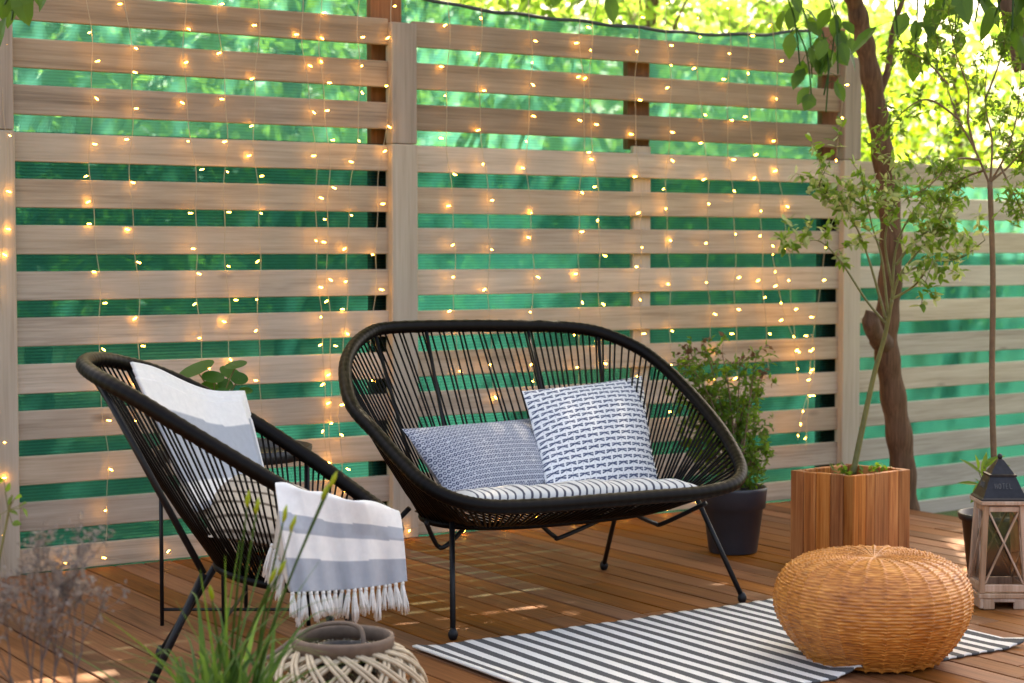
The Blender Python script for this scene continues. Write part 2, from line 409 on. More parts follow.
# lower fence section on the right, turned slightly away
fr_ = empty('wooden_fence', (5.47, YF, -.13), 'lower slatted fence section behind the leaning tree at the right', 'fence')
fr_.rotation_euler = (0, 0, math.radians(5.5))
def loc_build(g, name, mat, par, **k):          # geometry given in the parent's own frame
    o = bpy.data.objects.new; q = g.build(name, mat, None, **k); q.parent = par; return q
g = G()
for i in range(3, 14):
    zt = 1.880-.15*i+.13; zb = zt-.094
    g.box((2.5, .013+U(-.002, .002), (zt+zb)/2), (4.98, .022, zt-zb), bev=.0025)
loc_build(g, 'slat_panel', M['slat_right'], fr_)
for xx in (2.2, 4.4):
    g = G(); g.box((xx, .075, .75), (.09, .09, 1.5), bev=.004); loc_build(g, 'post', M['post'], fr_)
g = G(); g.grid(lambda a, b: Vector((5*a, .14+.006*math.sin(a*40), -.02+1.54*b)), 80, 8); loc_build(g, 'shade_net', M['net'], fr_, smooth=True)
g = G(); g.grid(lambda a, b: Vector((5*a, .165+.006*math.sin(a*33), -.02+1.2*b)), 80, 8); loc_build(g, 'shade_net', M['net_low'], fr_, smooth=True)

# ------------------------------------------------------------------ fairy lights
bulb_mesh = None
def bulb_proto():
    g = G(); g.lathe([(.0008, 0), (.0011, .002), (.0016, .006), (.0018, .010), (.0013, .0125), (.0006, .0138)], n=10)
    me = g.build('bulb', M['led'], smooth=True); return me
BULB = bulb_proto(); first_bulb = [True]
strands = [  # photo x at top, x drift lower down, lowest z, spacing
 (6, 2, .02), (84, 100, .03), (124, 139, .45), (182, 200, .35), (219, 229, .40), (256, 259, .36), (301, 322, .10), (321, 330, .05), (364, 345, .12),
 (396, 372, .55), (445, 455, .55), (478, 490, .45), (527, 533, .05), (582, 580, .06), (589, 600, .35), (637, 640, .30), (666, 670, .35), (698, 710, .30), (727, 735, .45), (744, 765, .55), (768, 792, .50)]
words = ['first', 'second', 'third', 'fourth', 'fifth', 'sixth', 'seventh', 'eighth', 'ninth', 'tenth', 'eleventh', 'twelfth', 'thirteenth', 'fourteenth']
cnt = {'left': 0, 'right': 0}
def make_strand(path, label, spacing=.124, jitter=.055):
    root = empty('fairy_light_string', path[0], label, 'string lights', 'warm fairy light strings hanging down the fence')
    g = G(); g.tube(path, .0011, 4); g.build('wire', M['wire'], root)
    acc = U(0, spacing); last = path[0]
    for i in range(1, len(path)):
        seg = (path[i]-last).length; acc -= seg; last = path[i]
        if acc <= 0:
            acc = spacing+U(-jitter, jitter)
            if first_bulb[0]: b = BULB; first_bulb[0] = False
            else: b = BULB.copy(); COL.objects.link(b)
            d = Vector((random.choice((-1, 1))*U(.3, 1), U(-.7, .7), U(-.5, .25))).normalized()
            b.parent = root; off = d*.004
            if path[i].y+d.y*.018 > YF-.004: d.y = -abs(d.y)
            b.location = path[i]+off-path[0]
            b.rotation_euler = d.to_track_quat('Z', 'Y').to_euler()
            if random.random() < .75:       # short pigtail from the wire to its lamp
                b.location = b.location + d*U(.004, .012)
for k, (xa, xb, zl) in enumerate(strands):
    X0 = gy(xa, 0, YF-.03).x; X1 = gy(xb, 340, YF-.03).x
    side = 'left' if X0 < 3.23 else 'right'
    cnt[side] += 1
    ph = U(0, 6); path = []
    z = 2.12
    top = 2.12; n = int((top-zl)/.02)
    for i in range(n+1):
        tt = i/n; z = top+(zl-top)*tt
        xx = X0+(X1-X0)*min(1.3, (top-z)/1.35)+.008*math.sin(z*9+ph)+.004*math.sin(z*23+ph)
        path.append(Vector((xx, YF-.018-.012*(1+math.sin(z*5+ph)), z)))
    make_strand(path, f'warm fairy light string, {words[cnt[side]-1]} from the left on the {side} fence panel')
# the string hanging from the branch past the right-hand post, and its loose loops
pts = [gy(853, -20, 5.62), gy(850, 20, 5.62), gy(845, 80, 5.64), gy(838, 140, 5.66), gy(832, 190, 5.68), gy(826, 240, 5.7), gy(820, 290, 5.72), gy(812, 345, 5.74), gy(808, 400, 5.74), gy(806, 450, 5.74)]
make_strand(spline(pts, 12), 'fairy light string hanging from the tree in front of the right-hand fence post', .14)
pts = [gy(770, 240, 5.76), gy(776, 275, 5.74), gy(785, 315, 5.74), gy(800, 348, 5.72), gy(812, 335, 5.72), gy(814, 372, 5.72), gy(803, 410, 5.72), gy(798, 440, 5.74)]
make_strand(spline(pts, 12), 'looped loose fairy light string low at the right end of the fence', .055, .02)
pts = [gz(440, 548, .015)]+[Vector((2.75+.13*i, 5.72+.02*math.sin(i*2.1), .012+.008*(i % 2))) for i in range(10)]
pts = [Vector((1.9+.16*i, 5.77+.012*math.sin(i*1.7), .03+.012*math.sin(i*2.3))) for i in range(19)]
make_strand(spline(pts, 10), 'fairy light string lying on the deck along the foot of the fence', .17)

# ------------------------------------------------------------------ lounge sofa
def cord_set(g, rim, hub, n, r=.0032, sag=.0, skip=None):
    m = len(rim); mh = len(hub)
    for k in range(n):
        a = rim[int(k*m/n) % m]; b = hub[int(k*mh/n) % mh]
        if skip and skip(k/n): continue
        mid = (a+b)/2 - Vector((0, 0, sag))
        g.tube([a, (a+mid)/2 - Vector((0, 0, sag*.25)), mid, (b+mid)/2-Vector((0, 0, sag*.25)), b], r, 5)
def wrapped(g, path, r, closed=True, pitch=3):
    rr = [r*(1.0+(.045 if (i % pitch) == 0 else -.01)) for i in range(len(path))]
    g.tube(path, rr, 12, closed)
def on_plane(x, y, yf, zf, yb, zb):
    n = Vector((0, -(zb-zf), yb-yf)); d = ray(x, y); return C0+d*((Vector((0, yf, zf))-C0).dot(n)/d.dot(n))
sofa = empty('lounge_sofa', (3.0, 4.5, 0), 'wide black cord two-seat garden sofa with open strung back and thin steel legs', 'sofa')
rimpx = [(352, 405), (345, 372), (351, 350), (366, 335), (388, 328), (450, 326), (510, 326), (560, 327), (598, 332), (636, 347), (664, 367), (694, 397), (719, 427), (735, 453), (741, 472), (731, 485), (698, 493), (650, 497), (600, 501), (540, 505.5), (490, 506.5), (453, 499), (425, 484), (401, 461), (376, 433)]
rim = spline([on_plane(x, y, 4.12, .4, 4.95, .83) for x, y in rimpx], 16, True)
g = G(); wrapped(g, rim, .0195); g.build('rim', M['rattan_black'], sofa, smooth=True)
# seat ring below, matched to the rim by angle
hub = []
for P in rim:
    pass
cx, cy = 2.97, 4.49
m = len(rim)
def capsule(t):            # t in 0..1 -> rounded long ring
    a = 2*PI*t; ex = abs(math.cos(a))**.55*(1 if math.cos(a) > 0 else -1); ey = abs(math.sin(a))**.8*(1 if math.sin(a) > 0 else -1)
    return ex, ey
rc = Vector((2.975, 4.49))
for P in rim:
    dx, dy = (P.x-rc.x)/.62, (P.y-rc.y)/.46
    a = math.atan2(dy, dx)
    ex = math.copysign(abs(math.cos(a))**.75, math.cos(a)); ey = math.copysign(abs(math.sin(a))**.9, math.sin(a))
    hub.append(Vector((rc.x+.40*ex, 4.47+.17*ey, .285+.012*ey)))
g = G(); g.tube(hub, .011, 10, True); g.build('seat_ring', M['rattan_black'], sofa, smooth=True)
g = G()
# cords evenly spaced along the rim length
def resample(path, n, other):
    L = [0]
    mm = len(path)
    for i in range(mm): L.append(L[-1]+(path[(i+1) % mm]-path[i]).length)
    out = []; j = 0
    for k in range(n):
        s = L[-1]*k/n
        while L[j+1] < s: j += 1
        out.append((path[j], other[j]))
    return out
for a, b in resample(rim, 156, hub):
    sg = .0 if a.z > .6 else .012
    j = Vector((U(-.004, .004), U(-.002, .002), 0))
    g.tube([a, a.lerp(b, .35)-Vector((0, 0, sg*.8)), a.lerp(b, .7)-Vector((0, 0, sg)), b+j], .0031 if a.z > .6 else .0038, 5)
g.build('cords', M['rattan_black'], sofa, smooth=True)
# web of cords across the seat ring
g = G()
for k in range(34):
    xx = 2.62+.71*k/33; g.tube([(xx, 4.325, .278), (xx+U(-.004, .004), 4.62, .29)], .0031, 5)
g.build('seat_web', M['rattan_black'], sofa, smooth=True)
legs = [((2.56, 4.31, .30), (2.499, 4.203, .018)), ((3.385, 4.27, .31), (3.49, 4.185, .018)), ((3.345, 4.60, .30), (3.47, 4.865, .018)), ((2.60, 4.62, .30), (2.45, 4.87, .018))]
for a, b in legs:
    g = G(); g.tube([a, b], .0078, 10); lg = g.build('leg', M['steel_black'], sofa, smooth=True)
    g = G(); g.lathe([(.004, -.018), (.010, -.016), (.0138, -.006), (.0132, .003), (.009, .011), (.006, .015)], b, 14); g.build('foot_ball', M['steel_black'], lg, smooth=True)
zz = lambda x, y, z: gz(x, y, z)
for poly in ([zz(426, 522, .30), zz(437, 545, .225), zz(447, 545, .225), zz(470, 522, .28)],
             [zz(536, 520, .275), zz(554, 536, .22), zz(564, 536, .22), zz(622, 510, .28)],
             [zz(634, 514, .275), zz(654, 523, .235), zz(664, 523, .235), zz(706, 503, .31)]):
    g = G(); g.tube(spline(poly, 6), .0068, 8); g.build('brace', M['steel_black'], sofa, smooth=True)
for (xt, xb) in ((3.20, 3.17), (3.52, 3.335), (2.83, 2.78), (2.60, 2.66)):
    top = min(rim, key=lambda P: (P-Vector((xt, 4.97, .83))).length)
    g = G(); g.tube([top, Vector((xb, 4.64, .29))], .0060, 8); g.build('back_rod', M['steel_black'], sofa, smooth=True)

# ------------------------------------------------------------------ soft things
def pillow(name, TL, TR, BR, BL, thick, mat, pattern, N=170, label='', cat='cushion', facing=None, pinch=.07):
    g = G(); cols = []
    TL, TR, BR, BL = map(Vector, (TL, TR, BR, BL))
    nrm = ((TR-TL).cross(BL-TL)).normalized()
    if nrm.y > 0: nrm = -nrm
    ctr = (TL+TR+BR+BL)/4
    sx = (TR-TL).length; sy = (BL-TL).length
    rs = random.Random(name+label)
    wr = [(rs.uniform(-1, 1), rs.uniform(-1, 1), rs.uniform(0, 6)) for _ in range(6)]
    for side in (1, -1):
        n = N if side == 1 else 30
        vs = []
        for j in range(n+1):
            for i in range(n+1):
                u = i/n; v = j/n; a = 2*u-1; b = 2*v-1
                p = (TL*(1-u)+TR*u)*(1-v)+(BL*(1-u)+BR*u)*v
                # sides bow in between the pointed corners
                ins = pinch
                p = p + (ctr-p)*(ins*((1-b*b)*a*a+(1-a*a)*b*b)**1.0*.6)
                h = ((1-a**2)**.55)*((1-b**2)**.55) if abs(a) < 1 and abs(b) < 1 else 0
                w = 0
                for (kx, ky, ph) in wr: w += math.sin(a*kx*7+b*ky*7+ph)
                w *= .0022*(1-h*.6)
                crease = -.004*math.exp(-((a*b-.25)**2)*9)*(1-h)
                p = p+nrm*side*(thick*.5*h)+nrm*(w if side == 1 else 0)*min(1, h*3) + nrm*crease
                vs.append(p); cols.append((*pattern(u*sx, v*sy), 1))
        fs = [(j*(n+1)+i, j*(n+1)+i+1, (j+1)*(n+1)+i+1, (j+1)*(n+1)+i) for j in range(n) for i in range(n)]
        if side == 1: fs = [f[::-1] for f in fs]
        g.add(vs, fs)
    g.c = cols
    loc = (ctr.x, ctr.y, min(BL.z, BR.z))
    o = g.build(name, mat, None, smooth=True)
    for vtx in o.data.vertices: vtx.co -= Vector(loc)
    o.location = loc; tag(o, label, cat); return o

def pat_dragonfly(x, y):
    W, Hh = .051, .0215
    row = math.floor(y/Hh); xs = x/W+(.5*row+.04*math.sin(row)) % 1.0; ix = math.floor(xs)
    a = (xs-ix-.5)*2; b = (y/Hh-row-.5)*2
    rr = random.Random(ix*131+row*17).random()
    white = (.85, .85, .86); blue = (.05+.04*rr, .075+.04*rr, .15+.05*rr)
    ax = abs(a); q = b-.30*ax*(1 if rr > .3 else .6)+.1-.18*a*(rr-.5)
    if ax < .86 and abs(q) < .22+.58*ax-.25*max(0, ax-.6)*2 and not (ax > .4 and abs(q+.05) < .10*(ax-.3)*2): return blue
    if ax < .035: return (.42, .44, .50)
    return white
def pat_speck(x, y):
    W = .0142; row = math.floor(y/W); xs = x/W+.5*(row % 2); ix = math.floor(xs)
    a = (xs-ix-.5)*2; b = (y/W-row-.5)*2; r = math.hypot(a, b)
    rr = random.Random(ix*71+row*37).random()
    base = (.52, .54, .60)
    n = math.sin(x*90+3*math.sin(y*70))*math.sin(y*160)
    if n > .93: return (.66, .68, .72)
    if r < .36: return (.56, .58, .64) if rr > .3 else base
    if r < .85: return (.05+.05*rr, .065+.05*rr, .13+.05*rr)
    return base
TLg, TRg = gy(402, 429, 4.56), gy(535, 418, 4.74)
BRg, BLg = gy(558, 490, 4.46), gy(452, 504, 4.40)
pillow('lumbar_cushion', TLg, TRg, BRg, BLg, .135, M['fab_grey'], pat_speck, label='blue-grey speckled rectangular cushion leaning at the left end of the black sofa', N=240)
TLw, TRw = gy(522, 391, 4.70), gy(642, 376, 4.78)
BRw, BLw = gy(661, 488, 4.48), gy(548, 500, 4.40)
pillow('square_cushion', TLw, TRw, BRw, BLw, .12, M['fab_white'], pat_dragonfly, label='white square cushion printed with small blue dragonfly shapes on the black sofa', N=330)
# striped seat pad of the sofa (rolled front edge behind the rim)
def pat_stripe(period, wd, c1, c2, axis=0):
    def f(x, y):
        q = (x if axis == 0 else y)/period; return c2 if (q-math.floor(q)) < wd else c1
    return f
g = G(); cols = []
A = gy(462, 500, 4.17); B = gy(694, 487, 4.17)
def pad(u, v):
    # v runs round the rolled section
    a = 2*PI*v; cxp = A.x+(B.x-A.x)*u
    rr = .031*(min(1, (1-abs(2*u-1)**14+.12)))
    e = 1+.10*math.sin(u*57)+.08*math.sin(u*23+2)
    dy = math.sin(a)*.19 + .19; dz = math.cos(a)*rr*e
    front = 4.125+.012*math.sin(u*11)
    zc = .372-.0035*math.sin(u*9) + (A.z*(1-u)+B.z*u-.372) 
    # flattened slab: superellipse, front edge fat
    sy = math.copysign(abs(math.sin(a))**.6, math.sin(a)); sz = math.copysign(abs(math.cos(a))**.7, math.cos(a))
    bk = max(0, sy); cxp += (2.97-cxp)*.30*bk
    return Vector((cxp, front+.17+.17*sy, zc-.035*max(0, sy+.6)+sz*rr*e))
NU = 420
g.grid(pad, NU, 40)
for j in range(41):
    for i in range(NU+1):
        x = (B.x-A.x)*i/NU+.004*math.sin(j*.5); q = x/.0245
        cols.append((.075, .075, .10, 1) if (q-math.floor(q)) < .29 else (.72, .70, .66, 1))
g.c = cols
sp_ = g.build('seat_pad', M['fab_pad'], None, smooth=True); loc = Vector((3.0, 4.3, .33))
for vtx in sp_.data.vertices: vtx.co -= loc
sp_.location = loc; tag(sp_, 'thin white seat pad with dark stripes lying along the front of the sofa seat', 'seat pad')

# ------------------------------------------------------------------ armchair (faces right across the view)
CD = 4.45
CDX = .018
chair = empty('lounge_armchair', cw(-.62, CD, 0), 'black cord armchair seen from the side at the left with towels on it', 'armchair')
def chr_(s, w, z): return cw(s+.015, CD+w, z)          # s along facing, w across (away from the viewer)
prof = [(-1.045, .782), (-.90, .725), (-.72, .622), (-.55, .515), (-.40, .42), (-.30, .365)]
nrim = 24; ring = []
for k in range(nrim):
    a = 2*PI*k/nrim
    tt = (1-math.cos(a))/2          # 0 back .. 1 front
    s_ = -1.045+tt*.745
    z_ = np.interp(s_, [p_[0] for p_ in prof], [p_[1] for p_ in prof])
    w_ = .325*math.copysign(abs(math.sin(a))**.8, math.sin(a))*(1.0-.10*tt)
    ring.append(chr_(s_, w_, float(z_)))
crim = spline(ring, 12, True)
g = G(); wrapped(g, crim, .0188); g.build('rim', M['rattan_black'], chair, smooth=True)
hubc = []
for k in range(len(crim)):
    a = 2*PI*k/len(crim); tt = (1-math.cos(a))/2
    hubc.append(chr_(-.735+tt*.30, .15*math.sin(a), .285-.055*tt))
g = G(); g.tube(hubc, .012, 10, True); g.build('seat_ring', M['rattan_black'], chair, smooth=True)
g = G()
for a, b in resample(crim, 112, hubc):
    sg = .012
    g.tube([a, a.lerp(b, .35)-Vector((0, 0, sg*.8)), a.lerp(b, .7)-Vector((0, 0, sg)), b], .0028, 5)
g.build('cords', M['rattan_black'], chair, smooth=True)
g = G()
for k in range(22):
    tt = (k+.5)/22; w_ = .15*math.sin(math.acos(1-2*tt)); g.tube([chr_(-.735+tt*.30, -w_, .285-.055*tt), chr_(-.735+tt*.30, w_, .285-.055*tt)], .0033, 5)
g.build('seat_web', M['rattan_black'], chair, smooth=True)
for (top, mid, ft) in (((-.99, -.19, .765), (-.745, -.15, .285), (-.868, -.215, .018)), ((-.99, .19, .765), (-.745, .15, .285), (-.915, .20, .018))):
    g = G(); g.tube([chr_(*top), chr_(*mid)], .0085, 8); g.build('back_rod', M['steel_black'], chair, smooth=True)
    g = G(); g.tube([chr_(*mid), chr_(*ft)], .0095, 10); lg = g.build('leg', M['steel_black'], chair, smooth=True)
    g = G(); g.lathe([(.004, -.018), (.011, -.016), (.0150, -.006), (.0142, .004), (.010, .013), (.008, .019)], chr_(*ft), 14); g.build('foot_ball', M['steel_black'], lg, smooth=True)
for w_ in (-.13, .13):
    ft = (-.41, w_*1.5, .018)
    g = G(); g.tube([chr_(-.46, w_, .235), chr_(*ft)], .0095, 10); lg = g.build('leg', M['steel_black'], chair, smooth=True)
    g = G(); g.lathe([(.004, -.018), (.011, -.016), (.0150, -.006), (.0142, .004), (.010, .013), (.008, .019)], chr_(*ft), 14); g.build('foot_ball', M['steel_black'], lg, smooth=True)

# cushion inside the armchair
pillow('seat_cushion', chr_(-.83, .19, .50), chr_(-.53, .18, .44), chr_(-.50, -.15, .345), chr_(-.73, -.17, .375), .09, M['fab_pad'],
       pat_stripe(.062, .22, (.50, .42, .33), (.12, .085, .06), 1), N=60, label='beige brown-striped cushion inside the black armchair seat seen through its cords')

# towels: a folded one on the back, one hanging over the front
def band(s, bands):
    for lim, c in bands:
        if s < lim: return c
    return bands[-1][1]
TW, TB = (.86, .855, .84), (.41, .445, .50)
def towel_grid(name, P, nu, nv, colfn, parent=None, label=None, loc=None, th=.006):
    g = G(); g.grid(P, nu, nv)
    g.c = [(*colfn(i/nu, j/nv), 1) for j in range(nv+1) for i in range(nu+1)]
    o = g.build(name, M['fab_towel'], parent, smooth=True, solid=th)
    if parent is None and loc is not None:
        for vtx in o.data.vertices: vtx.co -= Vector(loc)
        o.location = loc
    return o
t1 = empty('folded_towel', chr_(-.75, 0, .45), 'white towel with a grey band folded over the back of the black armchair', 'towel')
def backtowel(off, dx):
    def P(u, v):
        # u: near/back -> far/front ; v: top -> bottom
        A = gd(136+dx, 377+off*500, 4.36); B = gd(242, 403+off*300, 4.74); Cc = gd(268, 492, 4.62); D = gd(196+dx, 512, 4.33)
        top = A.lerp(B, u); bot = D.lerp(Cc, u); p = top.lerp(bot, v)
        bow = math.sin(PI*u)*.05*(1-.4*v)
        p = p + cH*(bow*.6) + cR*(-bow*.15) + Vector((0, 0, -.012*math.sin(PI*u)*(1-v)+.008*math.sin(u*PI*2.3)*(1-v)))
        p = p - cH*off*1.2 + cH*.006*math.sin(u*13+v*4)
        return p
    return P
tb = [(.25, TW), (.80, TB), (.96, TW), (2, TB)]
towel_grid('cloth', backtowel(0, 0), 50, 50, lambda u, v: band(v+.02*math.sin(u*5), tb), t1)
towel_grid('cloth', backtowel(-.014, -4), 50, 50, lambda u, v: band(v+.02*math.sin(u*5), [(.24, TW), (.8, TB), (2, TW)]), t1)
towel_grid('cloth', backtowel(-.028, -8), 50, 50, lambda u, v: band(v, [(2, TW)]), t1)

t2 = empty('draped_towel', chr_(-.35, -.1, .3), 'white and pale blue banded towel with tasselled fringe hanging over the armchair front', 'towel')
def front_pt(u, v):
    # photo-fitted hang: top fold line, mid and bottom edge, all in front of the rim
    sc = [(275, 484, 4.07), (300, 489, 4.07), (330, 497, 4.11), (362, 502, 4.14), (398, 511, 4.26)]
    i = min(int(u*4), 3); f = u*4-i
    topx = sc[i][0]*(1-f)+sc[i+1][0]*f; topy = sc[i][1]*(1-f)+sc[i+1][1]*f; topd = sc[i][2]*(1-f)+sc[i+1][2]*f
    if v < .25:       # the part inside, behind the fold
        k = (0.25-v)/.25
        p = gd(topx, topy, topd)
        return p + cH*(.22*k) - Vector((0, 0, .13*k*k)) + Vector((0, 0, .004*math.sin(u*17)))
    k = (v-.25)/.75
    bx = 291+(407-291)*u; by = 592-11*u*u; bd = 4.00+.22*u
    x = topx+(bx-topx)*(k**.55 if u > .5 else k); y = topy+(by-topy)*k; d = topd+(bd-topd)*min(1, k*2.5)
    d += .010*math.sin(u*15+1.5*k)*k + .006*math.sin(u*33)*k
    return gd(x, y, d)
bands2 = [(.25+.75*.25, TW), (.25+.75*.43, TB), (.25+.75*.68, TW), (.25+.75*1.1, TB)]
o = towel_grid('cloth', front_pt, 90, 90, lambda u, v: band(v-.035*math.sin(u*PI)*(1-v), bands2), t2, th=.004)
g = G(); g.c = None
def tassel(g, p, L, lean):
    g.lathe([(.001, .004), (.0045, .002), (.005, -.003), (.003, -.006)], p, 8)
    for q in range(18):
        a = U(0, 2*PI); r0 = .003; r1 = U(.003, .009); e = p+Vector((math.cos(a)*r1, math.sin(a)*r1, 0))+cR*(lean+U(-.003, .003))-Vector((0, 0, L*U(.85, 1.08)))
        s0 = p+Vector((math.cos(a)*r0*.6, math.sin(a)*r0*.6, -.002)); g.tube([s0, s0.lerp(e, .35)+rvec()*.002, s0.lerp(e, .7)+rvec()*.002, e], [.0020, .0025, .0024, .0014], 5)
for i in range(19):
    u = (i+.3+U(-.15, .15))/19; p = front_pt(min(u, 1), 1.0); tassel(g, p-Vector((0, 0, .002)), U(.050, .078), U(-.012, .014))
g.build('fringe', plain('cotton_fringe', (.74, .72, .68), .9, nscale=200, amt=.1, bump=.2), t2, smooth=True)
g = G()
for i in range(5):
    p = gd(272+i*3, 545+i*6, 4.13); tassel(g, p, U(.06, .075), -.012)
g.build('fringe', bpy.data.materials['cotton_fringe'], t2, smooth=True)
g = G()
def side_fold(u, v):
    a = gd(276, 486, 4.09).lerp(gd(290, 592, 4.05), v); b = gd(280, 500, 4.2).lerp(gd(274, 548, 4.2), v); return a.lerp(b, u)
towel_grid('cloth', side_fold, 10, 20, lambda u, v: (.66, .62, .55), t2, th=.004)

# ------------------------------------------------------------------ side table with plant
tc = cw(-.775, 5.08, 0)
tbl = empty('side_table', tc, 'round black wire side table with tray top behind the armchair', 'side table')
g = G(); g.lathe([(.0, .478), (.195, .478), (.205, .484), (.212, .505), (.218, .505), (.212, .474), (.20, .470), (.0, .470)], tc, 48); g.build('tray_top', M['pot_black'], tbl, smooth=True)
for k, a in enumerate((180, 90, 0, 270)):
    a = math.radians(a)-YAW; p = tc+Vector((math.cos(a)*.205, math.sin(a)*.205, 0))
    g = G(); g.tube([p+Vector((0, 0, .0)), p+Vector((0, 0, .474))], .006, 8); g.build('leg', M['steel_black'], tbl, smooth=True)
for a in (0, 90):
    a = math.radians(a)-YAW; v_ = Vector((math.cos(a)*.205, math.sin(a)*.205, 0)); zb_ = Vector((0, 0, .045+.011*(a > 0)))
    g = G(); g.tube([tc-v_+zb_, tc+v_+zb_], .005, 6); g.build('cross_rod', M['steel_black'], tbl, smooth=True)
pc = gd(218, 470, 5.0); pc.z = .478
pil = empty('round_leaf_plant', pc, 'small potted plant with round glossy leaves on the side table behind the towel', 'plant')
g = G(); g.lathe([(.0, 0), (.05, 0), (.065, .10), (.068, .11), (.060, .11), (.056, .095), (.0, .095)], pc, 28); g.build('pot', M['ceramic'], pil, smooth=True)
lf = G(); st_ = G()
for (lx, ly, w, h, tilt) in [(197, 371, 34, 11, .35), (213, 378, 20, 9, -.2), (209, 392, 20, 22, .1), (230, 374, 21, 9, -.5), (236, 366, 20, 6, .15), (239, 379, 16, 10, -.3), (236, 396, 10, 17, 0), (225, 385, 14, 9, -.3), (195, 389, 12, 6, 0), (222, 395, 14, 12, .2), (246, 391, 12, 5, -.2)]:
    c = gd(lx, ly, 5.0+U(-.07, .05)); ax = cR*math.cos(tilt)+Vector((0, 0, 1))*math.sin(tilt)
    R_ = w/2*5/FPX*1.15; sq = min(1, h/w); bx = (cH*math.sqrt(max(0, 1-sq*sq))+Vector((0, 0, 1))*sq).normalized(); bx = (bx-ax*bx.dot(ax)).normalized()
    nn = ax.cross(bx)
    vs = [c]+[c+(ax*math.cos(q)+bx*math.sin(q))*R_+nn*(.12*R_) for q in np.linspace(0, 2*PI, 14, endpoint=False)]
    lf.add(vs, [(0, i+1, (i+1) % 14+1) for i in range(14)])
    root = pc+Vector((U(-.015, .015), U(-.015, .015), .095)); st_.tube(spline([root, root.lerp(c, .5)+Vector((0, 0, .02)), c], 5), .0022, 5)
lf.build('leaves', M['pilea'], pil, smooth=True); st_.build('stems', M['twig_green'], pil, smooth=True)

# ------------------------------------------------------------------ rug
RX0, RX1, RY0, RY1 = 2.345, 3.735, 3.305, 4.15
g = G()
def rugp(u, v):
    x = RX0+(RX1-RX0)*u; y = RY0+(RY1-RY0)*v
    y += .004*math.sin(x*113)*(1 if v == 0 or v == 1 else 0) + (.006*math.sin(x*4) if v in (0, 1) else 0)
    z = .0035+.002*math.sin(x*9+y*4)**2
    ex = max(0, (u-.93)/.07); ey = max(0, (.10-v)/.10)
    z += .016*ex*ex*(.3+ey) ; z += .02*math.exp(-((x-3.13)/.05)**2)*ey
    z += .008*math.exp(-((x-2.36)/.03)**2)
    return Vector((x, y, z))
g.grid(rugp, 230, 60)
rug = g.build('rug', M['rug'], None, smooth=True, solid=.005)
tag(rug, 'white and dark grey striped flat rug lying on the deck in front of the sofa', 'rug')

# ------------------------------------------------------------------ wicker pouf
pcx, pcy = 3.283, 3.415
ctrl = [(.0, .0), (.150, .0), (.172, .012), (.206, .05), (.236, .10), (.247, .145), (.241, .19), (.217, .228), (.18, .250), (.14, .260), (.08, .262), (.03, .259), (.004, .258)]
pp = spline([Vector((a, 0, b)) for a, b in ctrl], 12)
L = [0.]
for i in range(1, len(pp)): L.append(L[-1]+(pp[i]-pp[i-1]).length)
rows = 76; sub = 4; NR = 54; nth = NR*6
S = np.linspace(0, L[-1], rows*sub+1)
rx = np.interp(S, L, [p_.x for p_ in pp]); rz = np.interp(S, L, [p_.z for p_ in pp])
tx = np.gradient(rx); tz = np.gradient(rz); ln = np.hypot(tx, tz)+1e-9; nx, nz = tz/ln, -tx/ln
V_ = []; Fs = []; RN = []
rowjit = rng.uniform(-.0004, .0004, rows+1)
for i in range(rows*sub+1):
    row = min(i//sub, rows-1); fr2 = (i % sub)/sub
    for k in range(nth):
        a = 2*PI*k/nth; rib = k/6.0
        under = math.cos(PI*rib + PI*row)
        fade = min(1, rx[i]/.10)
        h = .0024*math.sin(PI*fr2)*fade + .0010*under*math.sin(PI*fr2)*fade + rowjit[row] + .0042*math.exp(-(((rib*.5) % 1-.5)/.08)**2)*fade
        wob = .004*math.sin(a*3+1)+.003*math.sin(a*5+rz[i]*20)
        V_.append((pcx+(rx[i]+h*nx[i]+wob*fade*.6)*math.cos(a), pcy+(rx[i]+h*nx[i]+wob*fade*.6)*math.sin(a), .008+rz[i]+h*nz[i]+.002*math.sin(a*2)*fade*(rz[i] > .2)))
for i in range(rows*sub):
    for k in range(nth): Fs.append((i*nth+k, i*nth+(k+1) % nth, (i+1)*nth+(k+1) % nth, (i+1)*nth+k)); RN.append((i//sub*37 % 17)/17)
Fs.append(tuple(rows*sub*nth+k for k in range(nth))); RN.append(.5)
g = G(); g.v = V_; g.f = Fs; g.r = RN
pf = g.build('wicker_pouf', M['wicker'], None, smooth=True)
for vtx in pf.data.vertices: vtx.co -= Vector((pcx, pcy, 0))
pf.location = (pcx, pcy, 0); tag(pf, 'round honey-coloured woven wicker pouf standing on the right end of the striped rug', 'pouf')

# ------------------------------------------------------------------ wooden planter box with variegated shrub
bL, bN, bR = gz(790, 472, .3), gz(854, 478, .3), gz(911, 471, .3)
bB = bL+bR-bN
ctrb = (bL+bR)/2
box = empty('planter_box', (ctrb.x, ctrb.y, 0), 'square planter box of vertical reddish brown boards standing on the deck behind the pouf', 'planter')
for (p_, q_) in ((bL, bN), (bN, bR), (bR, bB), (bB, bL)):
    g = G(); nb = 5; inw = ((bL+bR)/2-(p_+q_)/2); inw.z = 0; inw.normalize()
    dirv = (q_-p_); dirv.z = 0; Lw = dirv.length; dirv.normalize(); ang = math.atan2(dirv.y, dirv.x)
    ws = [U(.8, 1.3) for _ in range(nb)]; tot = sum(ws); acc = 0
    for w_ in ws:
        w2 = w_/tot*Lw; c = p_+dirv*(acc+w2/2)+inw*.0095; c.z = .155
        g.box(c, (w2-.0025, .018, .302+U(-.003, .003)), rz=ang, bev=.002); acc += w2
    g.build('board_panel', M['crate'], box)
